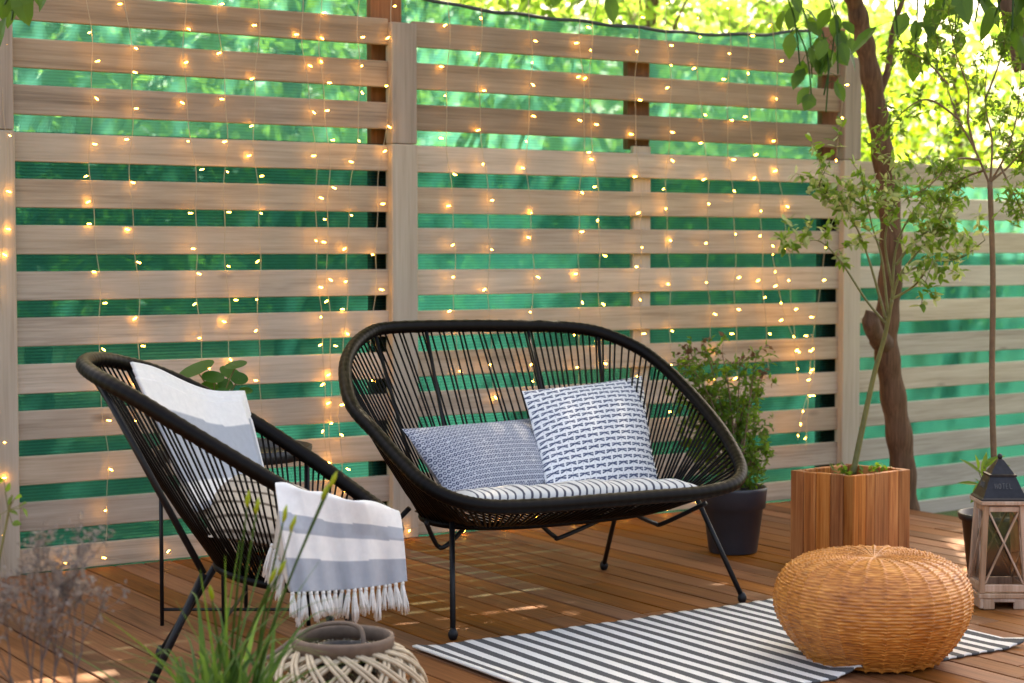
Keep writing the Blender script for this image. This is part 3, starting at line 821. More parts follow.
g = G(); c4 = [bL, bN, bR, bB]; g.add([Vector((ctrb.x, ctrb.y, 0)).lerp(Vector((q.x, q.y, 0)), .93)+Vector((0, 0, .262)) for q in c4], [(0, 1, 2, 3)]); g.build('soil', M['soil'], box)

def shrub_branches(root_pts, r0, gt, sub=5, spread=.12, r_end=.0015):
    """root_pts: list of polylines; returns points along them for leaves"""
    out = []
    for pts in root_pts:
        sp = spline(pts, 8); n = len(sp)
        gt.tube(sp, [r0+(r_end-r0)*(i/(n-1))**.7 for i in range(n)], 6)
        out += sp[int(n*.35):]
    return out
vs_ = empty('variegated_shrub', (ctrb.x, ctrb.y, .262), 'airy shrub with cream-edged leaves growing in the wooden planter box', 'shrub')
gt = G(); lg_ = G(); lc_ = G()
D = 6.25
W = lambda x, y, d=D: gd(x, y, d)
main = [W(853, 474, 6.3), W(862, 430, 6.3), W(874, 375, 6.28), W(885, 335, 6.25), W(892, 300, 6.22)]
gt.tube(spline(main, 8), [.011-.005*i/32 for i in range(33)], 8)
ends = []
brs = [[W(887, 325), W(866, 300), W(838, 258), W(815, 240), W(790, 252, 6.1)], [W(886, 320), W(872, 270), W(860, 235), W(846, 210, 6.1), W(835, 195, 6.1)],
       [W(892, 300), W(900, 275), W(918, 252), W(945, 225), W(965, 205, 6.4)], [W(892, 300), W(895, 255), W(905, 225), W(925, 195), W(940, 165, 6.2)],
       [W(900, 275), W(930, 262), W(960, 258), W(985, 240, 6.1)], [W(888, 315), W(882, 260), W(872, 225), W(862, 180, 6.0)], [W(893, 290), W(885, 240), W(895, 200), W(900, 160, 6.3)],
       [W(896, 265), W(915, 240), W(935, 225), W(950, 195, 6.0)], [W(890, 300), W(915, 285), W(932, 262, 6.0), W(925, 283, 5.95)], [W(845, 210), W(820, 190, 6), W(828, 165, 6)]]
for b in brs:
    sp = spline(b, 8); n = len(sp); gt.tube(sp, [.0042*(1-i/n)+.0012 for i in range(n)], 5)
    for q in range(10):
        i = int(n*U(.45, 1.0)); i = min(i, n-1); e = sp[i]+rvec()*.125+Vector((0, 0, .02)); s2 = spline([sp[i], sp[i].lerp(e, .5)+rvec()*.01, e], 4)
        gt.tube(s2, .001, 4)
        for P in s2[2:]:
            for r_ in range(2):
                d = rvec().normalized(); (lc_ if random.random() < .45 else lg_).leaf(P+rvec()*.008, d, rvec()+Vector((0, 0, .8)), U(.026, .044), U(.011, .019))
gt.build('branches', M['twig_green'], vs_, smooth=True); lg_.build('foliage', M['leaf_shrub'], vs_); lc_.build('foliage', M['leaf_cream'], vs_)
# small weeds in the box
hb = empty('seedling', (gd(838, 468, 6.3)), 'small green seedlings sprouting at the rim of the wooden planter box', 'seedlings')
g = G()
for (sx, sy) in ((848, 462), (868, 474), (878, 473), (843, 474), (886, 472), (838, 473)):
    b0 = gd(sx, 474, 6.22); b0.z = .262
    for q in range(9): g.leaf(b0+Vector((U(-.02, .02), U(-.02, .02), U(.01, .05))), rvec()+Vector((0, 0, .6)), (0, 0, 1), .025, .015)
g.build('leaves', M['leaf_shrub'], hb)

# ------------------------------------------------------------------ grey bucket pot with berberis
pg = gz(736, 556, 0)+cH*.09; pg.z = 0
pot = empty('plant_pot', pg, 'dark grey round plastic pot holding a leafy shrub behind the right sofa end', 'plant pot')
g = G(); g.lathe([(.0, 0), (.080, 0), (.084, .005), (.104, .155), (.112, .158), (.117, .218), (.120, .226), (.114, .230), (.108, .22), (.102, .19), (.0, .19)], pg, 48); g.build('body', M['pot_grey'], pot, smooth=True)
g = G(); g.lathe([(.0, .208), (.06, .21), (.1035, .20), (.103, .19)], pg, 24); g.build('soil', M['soil'], pot)
bb = empty('potted_shrub', pg+Vector((0, 0, .2)), 'bushy small-leaved green shrub with reddish tips growing in the dark grey pot', 'shrub')
gt = G(); lg_ = G(); lr_ = G()
tips = [(690, 350), (705, 346), (722, 352), (740, 358), (757, 352), (765, 372), (752, 392), (760, 420), (766, 445), (760, 470), (682, 360), (676, 380), (684, 440), (700, 380), (715, 400), (688, 420), (735, 430), (745, 455), (700, 455), (725, 385), (740, 405), (680, 395), (712, 440), (730, 470), (690, 365), (750, 480)]
Dp = 6.42
for (tx_, ty_) in tips:
    e = gd(tx_, ty_, Dp+U(-.12, .12)); s0 = pg+Vector((U(-.03, .03), U(-.03, .03), .21)); mid = s0.lerp(e, .55)+Vector((0, 0, .05))+rvec()*.02
    sp = spline([s0, mid, e], 8); n = len(sp); gt.tube(sp, [.0035*(1-i/n)+.0009 for i in range(n)], 5)
    for i in range(int(n*.3), n):
        for q in range(2):
            e2 = sp[i]+rvec()*.075
            gt.tube([sp[i], e2], .0006, 3)
            for r_ in range(6):
                P = sp[i].lerp(e2, U(.3, 1)); tgt = lr_ if (i > n-3 and ty_ < 375 and random.random() < .55) else lg_
                tgt.leaf(P, rvec(), rvec()+Vector((0, 0, 1)), U(.017, .031), U(.010, .017), fine=False)
gt.build('branches', M['twig'], bb, smooth=True); lg_.build('foliage', M['leaf_shrub'], bb); lr_.build('foliage', M['leaf_red'], bb)

# ------------------------------------------------------------------ lantern
lc0 = gz(998, 605, 0)
la = math.radians(-33)
lan = empty('candle_lantern', lc0, 'pale wooden candle lantern with crossed bars and dark metal roof right of the pouf', 'lantern')
ex_ = Vector((math.cos(la), math.sin(la), 0)); ey_ = Vector((-math.sin(la), math.cos(la), 0))
def LP(a, b, z): return lc0+ex_*a+ey_*b+Vector((0, 0, z))
hb_, ht_ = .066, .052
g = G()
g.box(LP(0, 0, .040), (.150, .150, .014), rz=la, bev=.002)
for sx in (-1, 1):
    g.box(LP(sx*.067, 0, .018), (.012, .148, .030), rz=la, bev=.002); 
for sy in (-1, 1):
    for sx in (-1, 1): g.box(LP(sx*.045, sy*.067, .016), (.034, .011, .032), rz=la, bev=.003)
    g.box(LP(0, sy*.067, .027), (.07, .011, .011), rz=la, bev=.002)
g.build('base', M['lantern_wood'], lan)
for sx in (-1, 1):
    for sy in (-1, 1):
        g = G(); g.beam(LP(sx*hb_, sy*hb_, .047), LP(sx*ht_, sy*ht_, .305), .016, .016, up=ey_, bev=.002); g.build('corner_post', M['lantern_wood'], lan)
for s_ in (-1, 1):
    for (a_, b_, w1, w2) in ((LP(-hb_+.008, s_*hb_, .062), LP(hb_-.008, s_*hb_, .062), .012, .022), (LP(-ht_+.008, s_*ht_, .293), LP(ht_-.008, s_*ht_, .293), .012, .016),
                             (LP(s_*hb_, -hb_+.008, .062), LP(s_*hb_, hb_-.008, .062), .012, .022), (LP(s_*ht_, -ht_+.008, .293), LP(s_*ht_, ht_-.008, .293), .012, .016)):
        g = G(); g.beam(a_, b_, w1, w2, bev=.002); g.build('rail', M['lantern_wood'], lan)
for s_ in (-1, 1):
    for flip in (-1, 1):
        g = G(); k = .0025*flip
        g.beam(LP(-flip*(hb_-.010), s_*(hb_-.002)+k, .074), LP(flip*(ht_-.008), s_*(ht_-.002)+k, .286), .005, .010, up=ey_, bev=.001); g.build('cross_bar', M['lantern_wood'], lan)
        g = G(); g.beam(LP(s_*(hb_-.002)+k, -flip*(hb_-.010), .074), LP(s_*(ht_-.002)+k, flip*(ht_-.008), .286), .010, .005, up=ey_, bev=.001); g.build('cross_bar', M['lantern_wood'], lan)
g = G()
for s_ in (-1, 1):
    for fx in (0, 1):
        def q_(a, z, w): return LP(a, s_*w, z) if fx == 0 else LP(s_*w, a, z)
        g.add([q_(-hb_+.01, .075, hb_-.010), q_(hb_-.01, .075, hb_-.010), q_(ht_-.008, .285, ht_-.010), q_(-ht_+.008, .285, ht_-.010)], [(0, 1, 2, 3)])
g.build('glass_panes', M['glass'], lan)
g = G(); g.box(LP(0, 0, .312), (.142, .142, .012), rz=la, bev=.002); g.build('top_board', M['lantern_wood'], lan)
g = G()
secs = [(.069, .319), (.069, .322), (.063, .327), (.053, .348), (.043, .374), (.038, .385), (.040, .387), (.040, .392), (.034, .394), (.021, .414), (.009, .432), (.004, .436)]
vs = []; fs = []
for (w_, z) in secs:
    vs += [LP(-w_, -w_, z), LP(w_, -w_, z), LP(w_, w_, z), LP(-w_, w_, z)]
for i in range(len(secs)-1):
    for k in range(4): fs.append((i*4+k, i*4+(k+1) % 4, (i+1)*4+(k+1) % 4, (i+1)*4+k))
fs.append((3, 2, 1, 0)); fs.append(tuple(len(vs)-4+k for k in range(4)))
g.add(vs, fs); rf = g.build('roof', M['tin'], lan)
g = G(); g.lathe([(.003, .434), (.007, .438), (.008, .443), (.005, .449), (.001, .451)], lc0, 12); g.build('finial', M['tin'], rf, smooth=True)
g = G()  # worn raised lettering row stamped in the roof faces
def glyph(face, x0, strokes):
    for (a, b, c, d) in strokes:
        def q2(u, v):
            z = .353+v; w_ = np.interp(z, [.348, .374], [.053, .043])+.0012
            return LP(x0+u, -w_, z) if face == 0 else LP(-w_, -(x0+u), z)
        g.tube([q2(a, b), q2(c, d)], .0009, 5)
LET = {'H': [(0, 0, 0, .014), (.006, 0, .006, .014), (0, .007, .006, .007)], 'O': [(0, .003, 0, .011), (0, .011, .003, .014), (.003, .014, .006, .011), (.006, .011, .006, .003), (.006, .003, .003, 0), (.003, 0, 0, .003)], 'L': [(0, 0, 0, .014), (0, 0, .006, 0)], 'A': [(0, 0, .0035, .014), (.0035, .014, .007, 0), (.0015, .005, .0055, .005)], 'T': [(.0035, 0, .0035, .014), (0, .014, .007, .014)],
       'E': [(0, 0, 0, .014), (0, 0, .006, 0), (0, .007, .005, .007), (0, .014, .006, .014)], 'R': [(0, 0, 0, .014), (0, .014, .005, .0125), (.005, .0125, .005, .0085), (.005, .0085, 0, .007), (.001, .007, .006, 0)], 'N': [(0, 0, 0, .014), (0, .014, .006, 0), (.006, 0, .006, .014)]}
for face in (0, 1):
    for i, ch in enumerate('HOTEL'): glyph(face, -.026+i*.0108, LET[ch])
g.build('stamped_letters', plain('rubbed_tin', (.16, .155, .15), .45, .7, nscale=90, amt=.3), rf)

# black pot with standard tree behind lantern
ps = gz(1000, 578, 0)+cH*.04; ps.z = 0
pb = empty('plant_pot', ps, 'black round plastic pot behind the wooden lantern at the right edge', 'plant pot')
g = G(); g.lathe([(.0, 0), (.088, 0), (.092, .004), (.112, .18), (.122, .184), (.126, .205), (.118, .205), (.112, .18), (.0, .17)], ps, 40); g.build('body', M['pot_black'], pb, smooth=True)
g = G(); g.lathe([(.0, .186), (.113, .18), (.10, .17)], ps, 20); g.build('soil', M['soil'], pb)
sd_ = empty('standard_tree', ps+Vector((0, 0, .18)), 'slender young tree with a straight thin trunk rising from the black pot', 'tree')
dS = ps.dot(cH); DS = dS
Wd = lambda x, y, d=0: gd(x, y, DS+d)
gt = G(); sp = spline([ps+Vector((0, 0, .17)), Wd(994, 460), Wd(992, 380), Wd(993, 280), Wd(990, 182)], 10)
gt.tube(sp, [.0105-.002*i/len(sp) for i in range(len(sp))], 8); gt.build('trunk', M['twig'], sd_, smooth=True)
gt = G(); lf = G()
brs = [[Wd(990, 185), Wd(975, 150), Wd(958, 118), Wd(945, 80, .05), Wd(936, 35, .1)], [Wd(975, 150), Wd(968, 120), Wd(968, 90), Wd(955, 50, -.1), Wd(948, 10, -.1)],
       [Wd(990, 182), Wd(1003, 160), Wd(1016, 120), Wd(1022, 60, .1)], [Wd(990, 182), Wd(1010, 165), Wd(1030, 140), Wd(1045, 100)],
       [Wd(990, 185), Wd(992, 140), Wd(985, 100, .1), Wd(990, 40, .15)], [Wd(980, 160), Wd(955, 160, -.1), Wd(930, 185, -.15), Wd(905, 200, -.15)], [Wd(985, 170), Wd(960, 180, .1), Wd(938, 200, .1)],
       [Wd(1000, 165), Wd(1012, 190, -.1), Wd(1024, 215, -.1)], [Wd(960, 120), Wd(930, 100), Wd(905, 110), Wd(880, 140, .1)], [Wd(1003, 160, 0), Wd(1015, 150, .2), Wd(1030, 180, .2)],
       [Wd(948, 85), Wd(925, 60), Wd(900, 50, .1)], [Wd(985, 100, .1), Wd(1000, 60, .2), Wd(1010, 15, .2)]]
for b in brs:
    sp = spline(b, 8); n = len(sp); gt.tube(sp, [.0036*(1-i/n)+.0009 for i in range(n)], 5)
    for q in range(18):
        i = min(int(n*U(.4, 1.0)), n-1); e = sp[i]+rvec()*.085; s2 = [sp[i], sp[i].lerp(e, .5)+rvec()*.006, e]; gt.tube(s2, .0008, 3)
        for r_ in range(9):
            P = sp[i].lerp(e, U(.1, 1)); lf.leaf(P, rvec(), rvec()+Vector((0, 0, .7)), U(.018, .034), U(.008, .014), fine=False)
gt.build('branches', M['twig'], sd_, smooth=True); lf.build('crown', M['leaf_olive'], sd_)
# broad green leaves low around the lantern
lp = empty('leafy_seedling', ps+Vector((0, 0, .18)), 'bright green pointed leaves growing beside the thin trunk above the lantern', 'plant')
lf = G(); gt = G()
for (x1, y1, x2, y2) in [(983, 475, 965, 459), (982, 478, 986, 455), (984, 480, 973, 492), (981, 485, 961, 481), (983, 470, 1000, 455), (986, 472, 1006, 464), (980, 492, 972, 500), (978, 470, 978, 455), (984, 466, 996, 456), (986, 490, 978, 478), (1012, 525, 1030, 508), (1014, 520, 1024, 500), (1012, 530, 1026, 528)]:
    a = gd(x1, y1, DS-.03); b = gd(x2, y2, DS-.03+U(-.05, .03)); lf.leaf(a, b-a, Vector((0, 0, 1))-cH*.6, (b-a).length*1.15, .02)
    gt.tube([ps+Vector((U(-.01, .01), 0, .18)), a], .0013, 4)
lf.build('leaves', M['leaf_shrub'], lp); gt.build('stems', M['twig_green'], lp)

# ------------------------------------------------------------------ bamboo lantern basket (foreground, bottom)
vc = gd(343, 637, 3.72); vc.z = 0
vb = empty('woven_basket_lantern', vc, 'round basket lantern of crossed pale willow strips with grey rim in the foreground', 'basket lantern')
vprof = [(.10, .235), (.135, .215), (.165, .17), (.172, .12), (.155, .06), (.115, .01)]
def vp(t, a):
    q = t*(len(vprof)-1); i = min(int(q), len(vprof)-2); f = q-i; P = [Vector(vprof[max(i-1, 0)]), Vector(vprof[i]), Vector(vprof[i+1]), Vector(vprof[min(i+2, len(vprof)-1)])]
    r = .5*((2*P[1])+(P[2]-P[0])*f+(2*P[0]-5*P[1]+4*P[2]-P[3])*f*f+(3*P[1]-P[0]-3*P[2]+P[3])*f**3)
    return vc+Vector((r.x*math.cos(a), r.x*math.sin(a), r.y))
g = G(); NS = 18
for k in range(NS):
    for sgn in (-1, 1):
        for dbl in (-.045, .045):
            path = [vp(t_, 2*PI*k/NS+sgn*t_*1.5+dbl) for t_ in np.linspace(0, 1, 18)]
            path = [P+(P-vc).normalized()*(.003*sgn) for P in path]; g.tube(path, .0042, 6)
g.build('lattice', M['willow'], vb, smooth=True)
g = G(); g.lathe([(.100, .232), (.104, .232), (.106, .256), (.104, .262), (.098, .262), (.096, .256), (.097, .232)], vc, 48, closed=True); g.build('rim_band', M['willow_grey'], vb, smooth=True)
g = G(); g.lathe([(.11, .0), (.118, .0), (.12, .022), (.114, .022)], vc, 40, closed=True); g.build('base_band', M['willow_grey'], vb, smooth=True)
g = G(); g.lathe([(.0, .02), (.07, .02), (.072, .19), (.078, .235), (.073, .235), (.067, .19), (.065, .03), (.0, .03)], vc, 32); g.build('glass_cylinder', M['glass'], vb, smooth=True)
g = G(); hp = [vc+cR*.045-cH*.02+Vector((0, 0, .235)), vc+cR*.035+Vector((0, 0, .275)), vc+cR*(-.01)+cH*.03+Vector((0, 0, .28)), vc+cR*(-.07)+cH*.01+Vector((0, 0, .272)), vc+cR*(-.13)-cH*.03+Vector((0, 0, .235)), vc+cR*(-.175)-cH*.04+Vector((0, 0, .205))]
g.tube(spline(hp, 10), .005, 8); g.build('handle', M['willow_grey'], vb, smooth=True)

# ------------------------------------------------------------------ foreground grass clump and dried shrub
gp = cw(-.515, 3.25, 0)
gpot = empty('terracotta_pot', gp, 'terracotta pot holding the grass clump in the foreground', 'plant pot')
g = G(); g.lathe([(.0, 0), (.10, 0), (.135, .17), (.148, .172), (.150, .205), (.138, .205), (.128, .18), (.0, .17)], gp, 36); g.build('body', M['terracotta'], gpot, smooth=True)
gr = empty('grass_clump', gp+Vector((0, 0, .17)), 'clump of long arching green blades with yellow buds in the foreground', 'plant')
g = G()
def blade(g, base, tip, w, arch):
    mid = base.lerp(tip, .55)+Vector((0, 0, arch)); sp = spline([base, base.lerp(mid, .5)+Vector((0, 0, arch*.35)), mid, tip], 7); n = len(sp)
    vs = []; d0 = (tip-base); d0.z = 0
    sd = d0.cross(Vector((0, 0, 1)))
    sd = (sd.normalized() if sd.length > .01 else cR)
    sd = (sd*.5+cR*U(.4, .9)+cH*U(-.4, .4)).normalized()
    for i, P in enumerate(sp):
        t_ = i/(n-1); ww = w*(1-t_**2.2)*(.55+.45*math.sin(PI*min(1, t_*1.6+.15)))+.0003
        vs += [P-sd*ww, P+Vector((0, 0, -.25*ww)), P+sd*ww]
    fs = []
    for i in range(n-1): a = i*3; fs += [(a, a+1, a+4, a+3), (a+1, a+2, a+5, a+4)]
    g.add(vs, fs)
for k in range(88):
    b0 = gp+Vector((U(-.085, .085), U(-.085, .085), .17)); a = U(0, 2*PI); R_ = U(.04, .30)
    tip = b0+Vector((math.cos(a)*R_, math.sin(a)*R_, U(.08, .30)-R_*.35)); blade(g, b0, tip, U(.0042, .0072), U(.02, .10))
for (tx_, ty_, ar) in [(100, 613, .03), (85, 662, .06), (240, 540, .0), (225, 555, .01), (310, 590, .05), (345, 610, .06), (392, 590, .09), (175, 600, .03), (320, 560, .03), (262, 560, .02), (330, 640, .08), (150, 640, .04), (360, 680, .1), (200, 570, .02)]:
    b0 = gp+Vector((U(-.06, .06), U(-.06, .06), .17)); blade(g, b0, gd(tx_, ty_, 3.2+U(-.15, .15)), .006, ar)
g.build('blades', M['grass'], gr, smooth=True)
gs = G(); gb = G()
for (tx_, ty_) in [(247, 507), (256, 514), (283, 522), (291, 532), (278, 575), (270, 583), (330, 487), (322, 500), (212, 600)]:
    b0 = gp+Vector((U(-.04, .04), U(-.04, .04), .17)); e = gd(tx_, ty_, 3.2); sp = spline([b0, b0.lerp(e, .5)+Vector((0, 0, .03)), e], 8)
    gs.tube(sp, [.003-.0014*i/len(sp) for i in range(len(sp))], 5)
    d = (sp[-1]-sp[-3]).normalized(); gb = G(); gb.tube([e, e+d*.008+rvec()*.002, e+d*.02, e+d*.032], [.002, .0042, .0042, .001], 7); gb.build('bud', M['bud'], gr, smooth=True)
gs.build('flower_stems', M['grass'], gr, smooth=True)

db = cw(-.775, 3.0, 0)
dp = empty('terracotta_pot', db, 'small terracotta pot under the dried grey shrub at the bottom left corner', 'plant pot')
g = G(); g.lathe([(.0, 0), (.07, 0), (.095, .13), (.104, .132), (.106, .155), (.097, .155), (.09, .135), (.0, .13)], db, 32); g.build('body', M['terracotta'], dp, smooth=True)
ds = empty('dried_shrub', db+Vector((0, 0, .13)), 'dry grey-purple twiggy plant with tiny pale leaves at the bottom left', 'plant')
gt = G(); lf = G()
def grow(p, d, L, r, depth):
    e = p+d*L; m_ = p.lerp(e, .5)+rvec()*L*.08; gt.tube([p, m_, e], [r, r*.85, r*.7], 5 if depth < 2 else 3)
    if depth >= 3:
        for q in range(5):
            lf.leaf(p.lerp(e, U(.2, 1))+rvec()*.006, rvec(), rvec(), U(.008, .016), U(.004, .007), fine=False)
    if depth == 5: return
    for q in range(3 if depth in (1, 3) else 2):
        nd = (d+rvec()*.62+Vector((0, 0, .10))).normalized(); grow(e if q else m_.lerp(e, .6), nd, L*U(.62, .85), r*.62, depth+1)
for (tx_, ty_, L) in [(60, 560, .16), (20, 570, .15), (90, 590, .14), (45, 540, .16), (-10, 600, .13)]:
    b0 = db+Vector((U(-.02, .02), U(-.02, .02), .13)); e = gd(tx_, ty_, 3.0); d = (e-b0).normalized()
    s1 = b0+d*.13; gt.tube([b0, s1], .0042, 6); grow(s1, d, L*.7, .0032, 1)
gt.build('twigs', M['dry'], ds); lf.build('foliage', M['dryleaf'], ds)
sg_ = empty('green_sprig', gd(5, 560, 3.6), 'small sprig of bright green leaves at the left edge beside the dried plant', 'plant')
lf = G(); gt = G()
sb = gd(-20, 700, 3.6); gt.tube(spline([sb, gd(-8, 600, 3.6), gd(5, 530, 3.6), gd(12, 495, 3.6)], 6), .0025, 5)
for (sx, sy) in [(5, 492), (15, 498), (22, 508), (8, 505), (18, 515), (0, 515), (27, 503), (4, 480), (12, 523)]:
    a = gd(sx, sy, 3.6); d = rvec(); lf.leaf(a, d, rvec()+Vector((0, 0, .5)), .022, .015)
    gt.tube([a, gd(8, 510, 3.6)], .001, 4)
lf.build('leaves', M['leaf_shrub'], sg_); gt.build('stem', M['twig_green'], sg_)

# ------------------------------------------------------------------ trees
# leaves share one outline per cloud
def leaf_cloud(P, size, rs, flat=.5):
    """vectorised diamond leaves at points P"""
    n = len(P)
    d = rs.normal(size=(n, 3)); d[:, 2] -= .35; d /= np.linalg.norm(d, axis=1)[:, None]
    nn = rs.normal(size=(n, 3)); nn[:, 2] += flat*2; s = np.cross(d, nn); s /= np.linalg.norm(s, axis=1)[:, None]+1e-9
    nn = np.cross(s, d)
    L = size*rs.uniform(.65, 1.25, n)[:, None]; Wd_ = L*rs.uniform(.5, .75, n)[:, None]
    m1 = P+d*L*.4
    V = np.stack([P, m1-s*Wd_*.5+nn*Wd_*.12, P+d*L*.8-s*Wd_*.26, P+d*L, P+d*L*.8+s*Wd_*.26, m1+s*Wd_*.5+nn*Wd_*.12], 1).reshape(-1, 3)
    return V, n
def cloud_obj(name, mat, P, size, rs, parent=None, origin=(0, 0, 0), flat=.5):
    V, n = leaf_cloud(np.asarray(P), size, rs, flat)
    me = bpy.data.meshes.new(name); me.vertices.add(len(V)); me.vertices.foreach_set('co', (V-np.array(origin)).ravel())
    fi = (np.arange(n)[:, None]*6+np.array([0, 1, 2, 3, 4, 5])[None, :]).ravel()
    me.loops.add(len(fi)); me.loops.foreach_set('vertex_index', fi); me.polygons.add(n)
    me.polygons.foreach_set('loop_start', np.arange(n)*6); me.polygons.foreach_set('loop_total', np.full(n, 6)); me.update(calc_edges=True)
    at = me.attributes.new('rnd', 'FLOAT', 'FACE'); at.data.foreach_set('value', rs.uniform(0, 1, n).astype(np.float32))
    me.materials.append(mat); o = bpy.data.objects.new(name, me); COL.objects.link(o)
    if parent: o.parent = parent
    return o
def clumps(rs, centre, rad, nclump, per, cl):
    c = rs.normal(size=(nclump, 3)); c /= np.linalg.norm(c, axis=1)[:, None]; c *= rs.uniform(.35, 1, nclump)[:, None]**.6*np.array(rad)
    c += np.array(centre); out = []
    for q in c:
        k = int(per*rs.uniform(.5, 1.5)); d = rs.normal(size=(k, 3))*cl*np.array([1, 1, .6]); out.append(q+d)
    return np.concatenate(out), c

# (a) the leaning tree right of the fence post
tb0 = Vector((5.42, 5.42, -.13))
tree = empty('leaning_tree', tb0, 'slim brown tree trunk leaning past the right fence post with broad leaves overhead', 'tree')
T5 = lambda x, y, Y=5.42: gy(x, y, Y)
tp_ = spline([tb0, T5(905, 505), T5(901, 450), T5(893, 395), T5(886, 340), T5(890, 285), T5(891, 230), T5(884, 165), T5(876, 105), T5(867, 55), T5(858, 15), T5(846, -30), T5(820, -140, 5.6), T5(790, -260, 5.8)], 10)
n = len(tp_); g = G()
rads = [.057-.025*(i/n)+.004*math.sin(i*.9) for i in range(n)]; g.tube(tp_, rads, 14)
g.tube(spline([T5(885, 345), T5(876, 335, 5.38), T5(871, 322, 5.36), T5(873, 312, 5.35)], 5), [.045]*4+[.036]*8+[.030]*4, 10)
g.tube(spline([T5(876, 100), T5(888, 70), T5(893, 30), T5(910, -20)], 6), [.018-.0005*i for i in range(19)], 8)
g.build('trunk', M['trunk'], tree, smooth=True)
# canopy above the terrace (unseen, shaped to shade the deck and dapple the net)
rs = np.random.default_rng(5)
P1, cc = clumps(rs, (4.9, 6.3, 4.7), (3.9, 2.0, .9), 300, 125, .28)
P1 = P1[P1[:, 1] < 7.9]
P2, c2 = clumps(rs, (5.0, 9.4, 4.9), (3.8, 1.4, .6), 36, 330, .27)
P1 = np.concatenate([P1, P2])
P1 = P1[(P1[:, 2] > 3.05)]
cloud_obj('crown', M['leaf_tree'], P1, .12, rs, tree, tb0)
g = G(); topP = tp_[-1]
for q in cc[::12]:
    e = Vector(q); mid = topP.lerp(e, .5)+Vector((0, 0, .3)); g.tube(spline([topP, mid, e], 6), [.03-.0018*i for i in range(13)], 6)
g.build('limbs', M['trunk'], tree, smooth=True)
# broad hanging leaves in view
def leafbunch(pxs, D, size, n, name='leaf_spray', mat='leaf_dark', par=tree, spread=.12, down=.7):
    for (x, y) in pxs:
        lf = G(); gt = lf
        e = gd(x, y, D+U(-.15, .15)); s0 = e+Vector((U(-.1, .1), U(-.1, .1), .3)); sp = spline([s0, s0.lerp(e, .5)+Vector((.02, 0, .03)), e], 5); gt.tube(sp, .003, 5)
        for q in range(n):
            a = sp[int(U(3, len(sp)-1))]; P = a+rvec()*spread*.6; d = (P-a)+Vector((U(-.05, .05), U(-.05, .05), -down*.1)); gt.tube([a, a.lerp(P, .5)+Vector((0, 0, .006)), P], .0012, 4)
            lf.leaf(P, d, rvec()*.7+Vector((0, 0, 1))-cH*.6, size*U(.7, 1.25), size*U(.5, .68), fold=.15, droop=.2)
        lf.build(name, M[mat], par)
leafbunch([(812, 78), (824, 95), (838, 74), (842, 60), (826, 112), (812, 104), (800, 66)], 6.6, .085, 5, spread=.09)
leafbunch([(898, 40), (915, 52), (940, 15), (965, 2), (975, 22), (1000, 12), (990, 30), (928, 48), (955, 30)], 6.1, .10, 4, spread=.12)
leafbunch([(1012, 30), (985, 2), (940, -6)], 5.8, .12, 5, spread=.12)
leafbunch([(5, 5), (18, -5), (32, 4), (12, 20), (50, -8)], 4.6, .085, 5, spread=.05)
leafbunch([(520, -8), (545, 2), (570, -5), (600, -10), (490, -12)], 7.6, .12, 7, spread=.12)
g = G(); g.tube(spline([gd(1025, 70, 7.4), gd(1016, 30, 7.4), gd(1008, -10, 7.4), gd(1000, -80, 7.5)], 6), .045, 10)
g.build('limb', M['trunk'], tree, smooth=True)

# (b) trees beyond the fence
def make_tree(kind, seed, H, rad, nclump, per, leaf, mat, base=1.2):
    rs = np.random.default_rng(seed)
    root = empty(kind, (0, 0, 0), 'x', 'tree', 'leafy trees beyond the fence')
    g = G(); pts = [Vector((0, 0, 0)), Vector((.05, .03, H*.3)), Vector((-.06, .05, H*.6)), Vector((.03, 0, H*.9))]
    sp = spline(pts, 6); g.tube(sp, [.10*(1-.75*i/len(sp)) for i in range(len(sp))], 10)
    P, cc = clumps(rs, (0, 0, base+(H-base)*.5), (rad, rad, (H-base)*.5), nclump, per, .24)
    P = P[P[:, 2] > .2]
    for q in cc[::3]:
        e = Vector(q); s = sp[min(len(sp)-1, int(len(sp)*max(.2, min(.9, q[2]/H-.15))))]; g.tube(spline([s, s.lerp(e, .5)+Vector((0, 0, .1)), e], 4), [.022-.002*i for i in range(9)], 5)
    g.build('trunk', M['trunk'], root, smooth=True)
    cloud_obj('crown', M[mat], P, leaf, rs, root)
    return root
protos = [make_tree('leafy_tree', 21, 4.6, 1.5, 60, 80, .11, 'leaf_far', .7), make_tree('leafy_tree', 22, 5.4, 1.7, 70, 80, .12, 'leaf_far', 1.0), make_tree('leafy_tree', 23, 4.0, 1.2, 46, 80, .10, 'leaf_tree', .5)]
spots = [  # x, y, proto, rot, scale, label
 (1.9, 8.6, 2, 0, 1.0, 'dark leafy tree beyond the fence behind the far left of the panel'),
 (3.4, 10.4, 0, 1.1, .95, 'sunlit green tree beyond the left fence panel'),
 (5.4, 11.2, 2, 2.2, 1.05, 'bushy green tree beyond the fence just right of the tall brown post'),
 (7.2, 13.2, 0, 3.0, 1.0, 'bright yellow-green tree beyond the middle of the right fence panel'),
 (9.4, 12.6, 1, 4.0, .95, 'bright sunlit tree beyond the right end of the tall fence'),
 (9.3, 16.6, 1, 5.2, 1.0, 'pale bright tree far beyond the lower fence'),
 (12.2, 14.2, 0, .6, 1.1, 'yellow-green tree beyond the lower fence at the right edge'),
 (4.6, 15.0, 1, 1.9, 1.0, 'sunlit tree far beyond the left fence panel'),
 (7.9, 8.9, 2, 4.6, .62, 'low green bush-like tree close beyond the lower fence'),
 (10.6, 10.2, 2, 3.6, .75, 'small green tree close beyond the lower fence at the far right')]
def place(o, s):
    o.location = (s[0], s[1], -.13); o.rotation_euler = (0, 0, s[3]); o.scale = (s[4],)*3; o['label'] = s[5]
used = set()
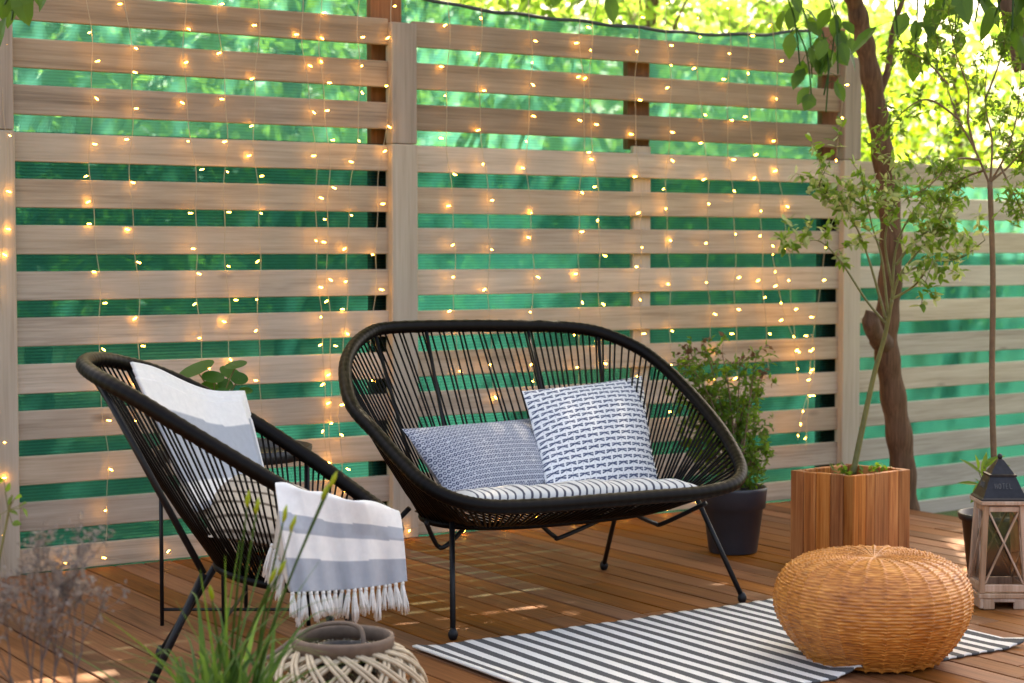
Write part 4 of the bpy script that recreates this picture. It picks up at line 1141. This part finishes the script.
for s in spots:
    pr = protos[s[2]]
    if s[2] not in used: used.add(s[2]); place(pr, s); continue
    c = pr.copy(); COL.objects.link(c)
    for ch in list(pr.children):
        d = ch.copy(); COL.objects.link(d); d.parent = c
    place(c, s)
# (c) far wood as one mass
rs = np.random.default_rng(9); PP = []
for k in range(300):
    a = rs.uniform(-.2, 1.15); r = rs.uniform(24, 34); q = np.array([r*math.sin(a), r*math.cos(a), rs.uniform(0, 1)**1.1*5.2])
    PP.append(q+rs.normal(size=(95, 3))*np.array([.9, .9, .55]))
PP = np.concatenate(PP); PP = PP[PP[:, 2] > -.1]
tag(cloud_obj('distant_wood', M['leaf_far'], PP, .30, rs), kind='stuff')

# ------------------------------------------------------------------ light, sky, camera
sun_dir = Vector((.42, .62, .80)).normalized()
el = math.asin(sun_dir.z); az = math.atan2(sun_dir.x, sun_dir.y)
w = bpy.data.worlds.new('World'); scene.world = w; w.use_nodes = True
nt = w.node_tree; nt.nodes.clear()
sky = nt.nodes.new('ShaderNodeTexSky'); sky.sky_type = 'NISHITA'; sky.sun_disc = False; sky.sun_elevation = el; sky.sun_rotation = az; sky.air_density = .8; sky.dust_density = 6.0; sky.ozone_density = .3
bg = nt.nodes.new('ShaderNodeBackground'); bg.inputs[1].default_value = .15; out = nt.nodes.new('ShaderNodeOutputWorld')
nt.links.new(sky.outputs[0], bg.inputs[0]); nt.links.new(bg.outputs[0], out.inputs[0])
sl = bpy.data.lights.new('sun', 'SUN'); sl.energy = 5.0; sl.angle = math.radians(.53); sl.color = (1, .93, .80)
so = bpy.data.objects.new('sun', sl); COL.objects.link(so); so.location = (0, 0, 12); so.rotation_euler = (-sun_dir).to_track_quat('-Z', 'Y').to_euler()

cam = bpy.data.cameras.new('camera'); co = bpy.data.objects.new('camera', cam); COL.objects.link(co)
co.location = C0; co.rotation_euler = Matrix((cR, cU, -cF)).transposed().to_euler()
cam.sensor_width = 36; cam.lens = FPX/1024*36; cam.clip_end = 300; cam.clip_start = .05
cam.dof.use_dof = True; cam.dof.focus_distance = 4.95; cam.dof.aperture_fstop = 4.4
scene.camera = co
scene.view_settings.view_transform = 'Standard'; scene.view_settings.look = 'None'; scene.view_settings.gamma = 1; scene.view_settings.use_white_balance = True; scene.view_settings.white_balance_temperature = 8100; scene.view_settings.exposure = 2.28
scene.cycles.use_denoising = True; scene.cycles.max_bounces = 8; scene.cycles.transparent_max_bounces = 16
scene.cycles.sample_clamp_indirect = 6; scene.cycles.caustics_reflective = False; scene.cycles.caustics_refractive = False
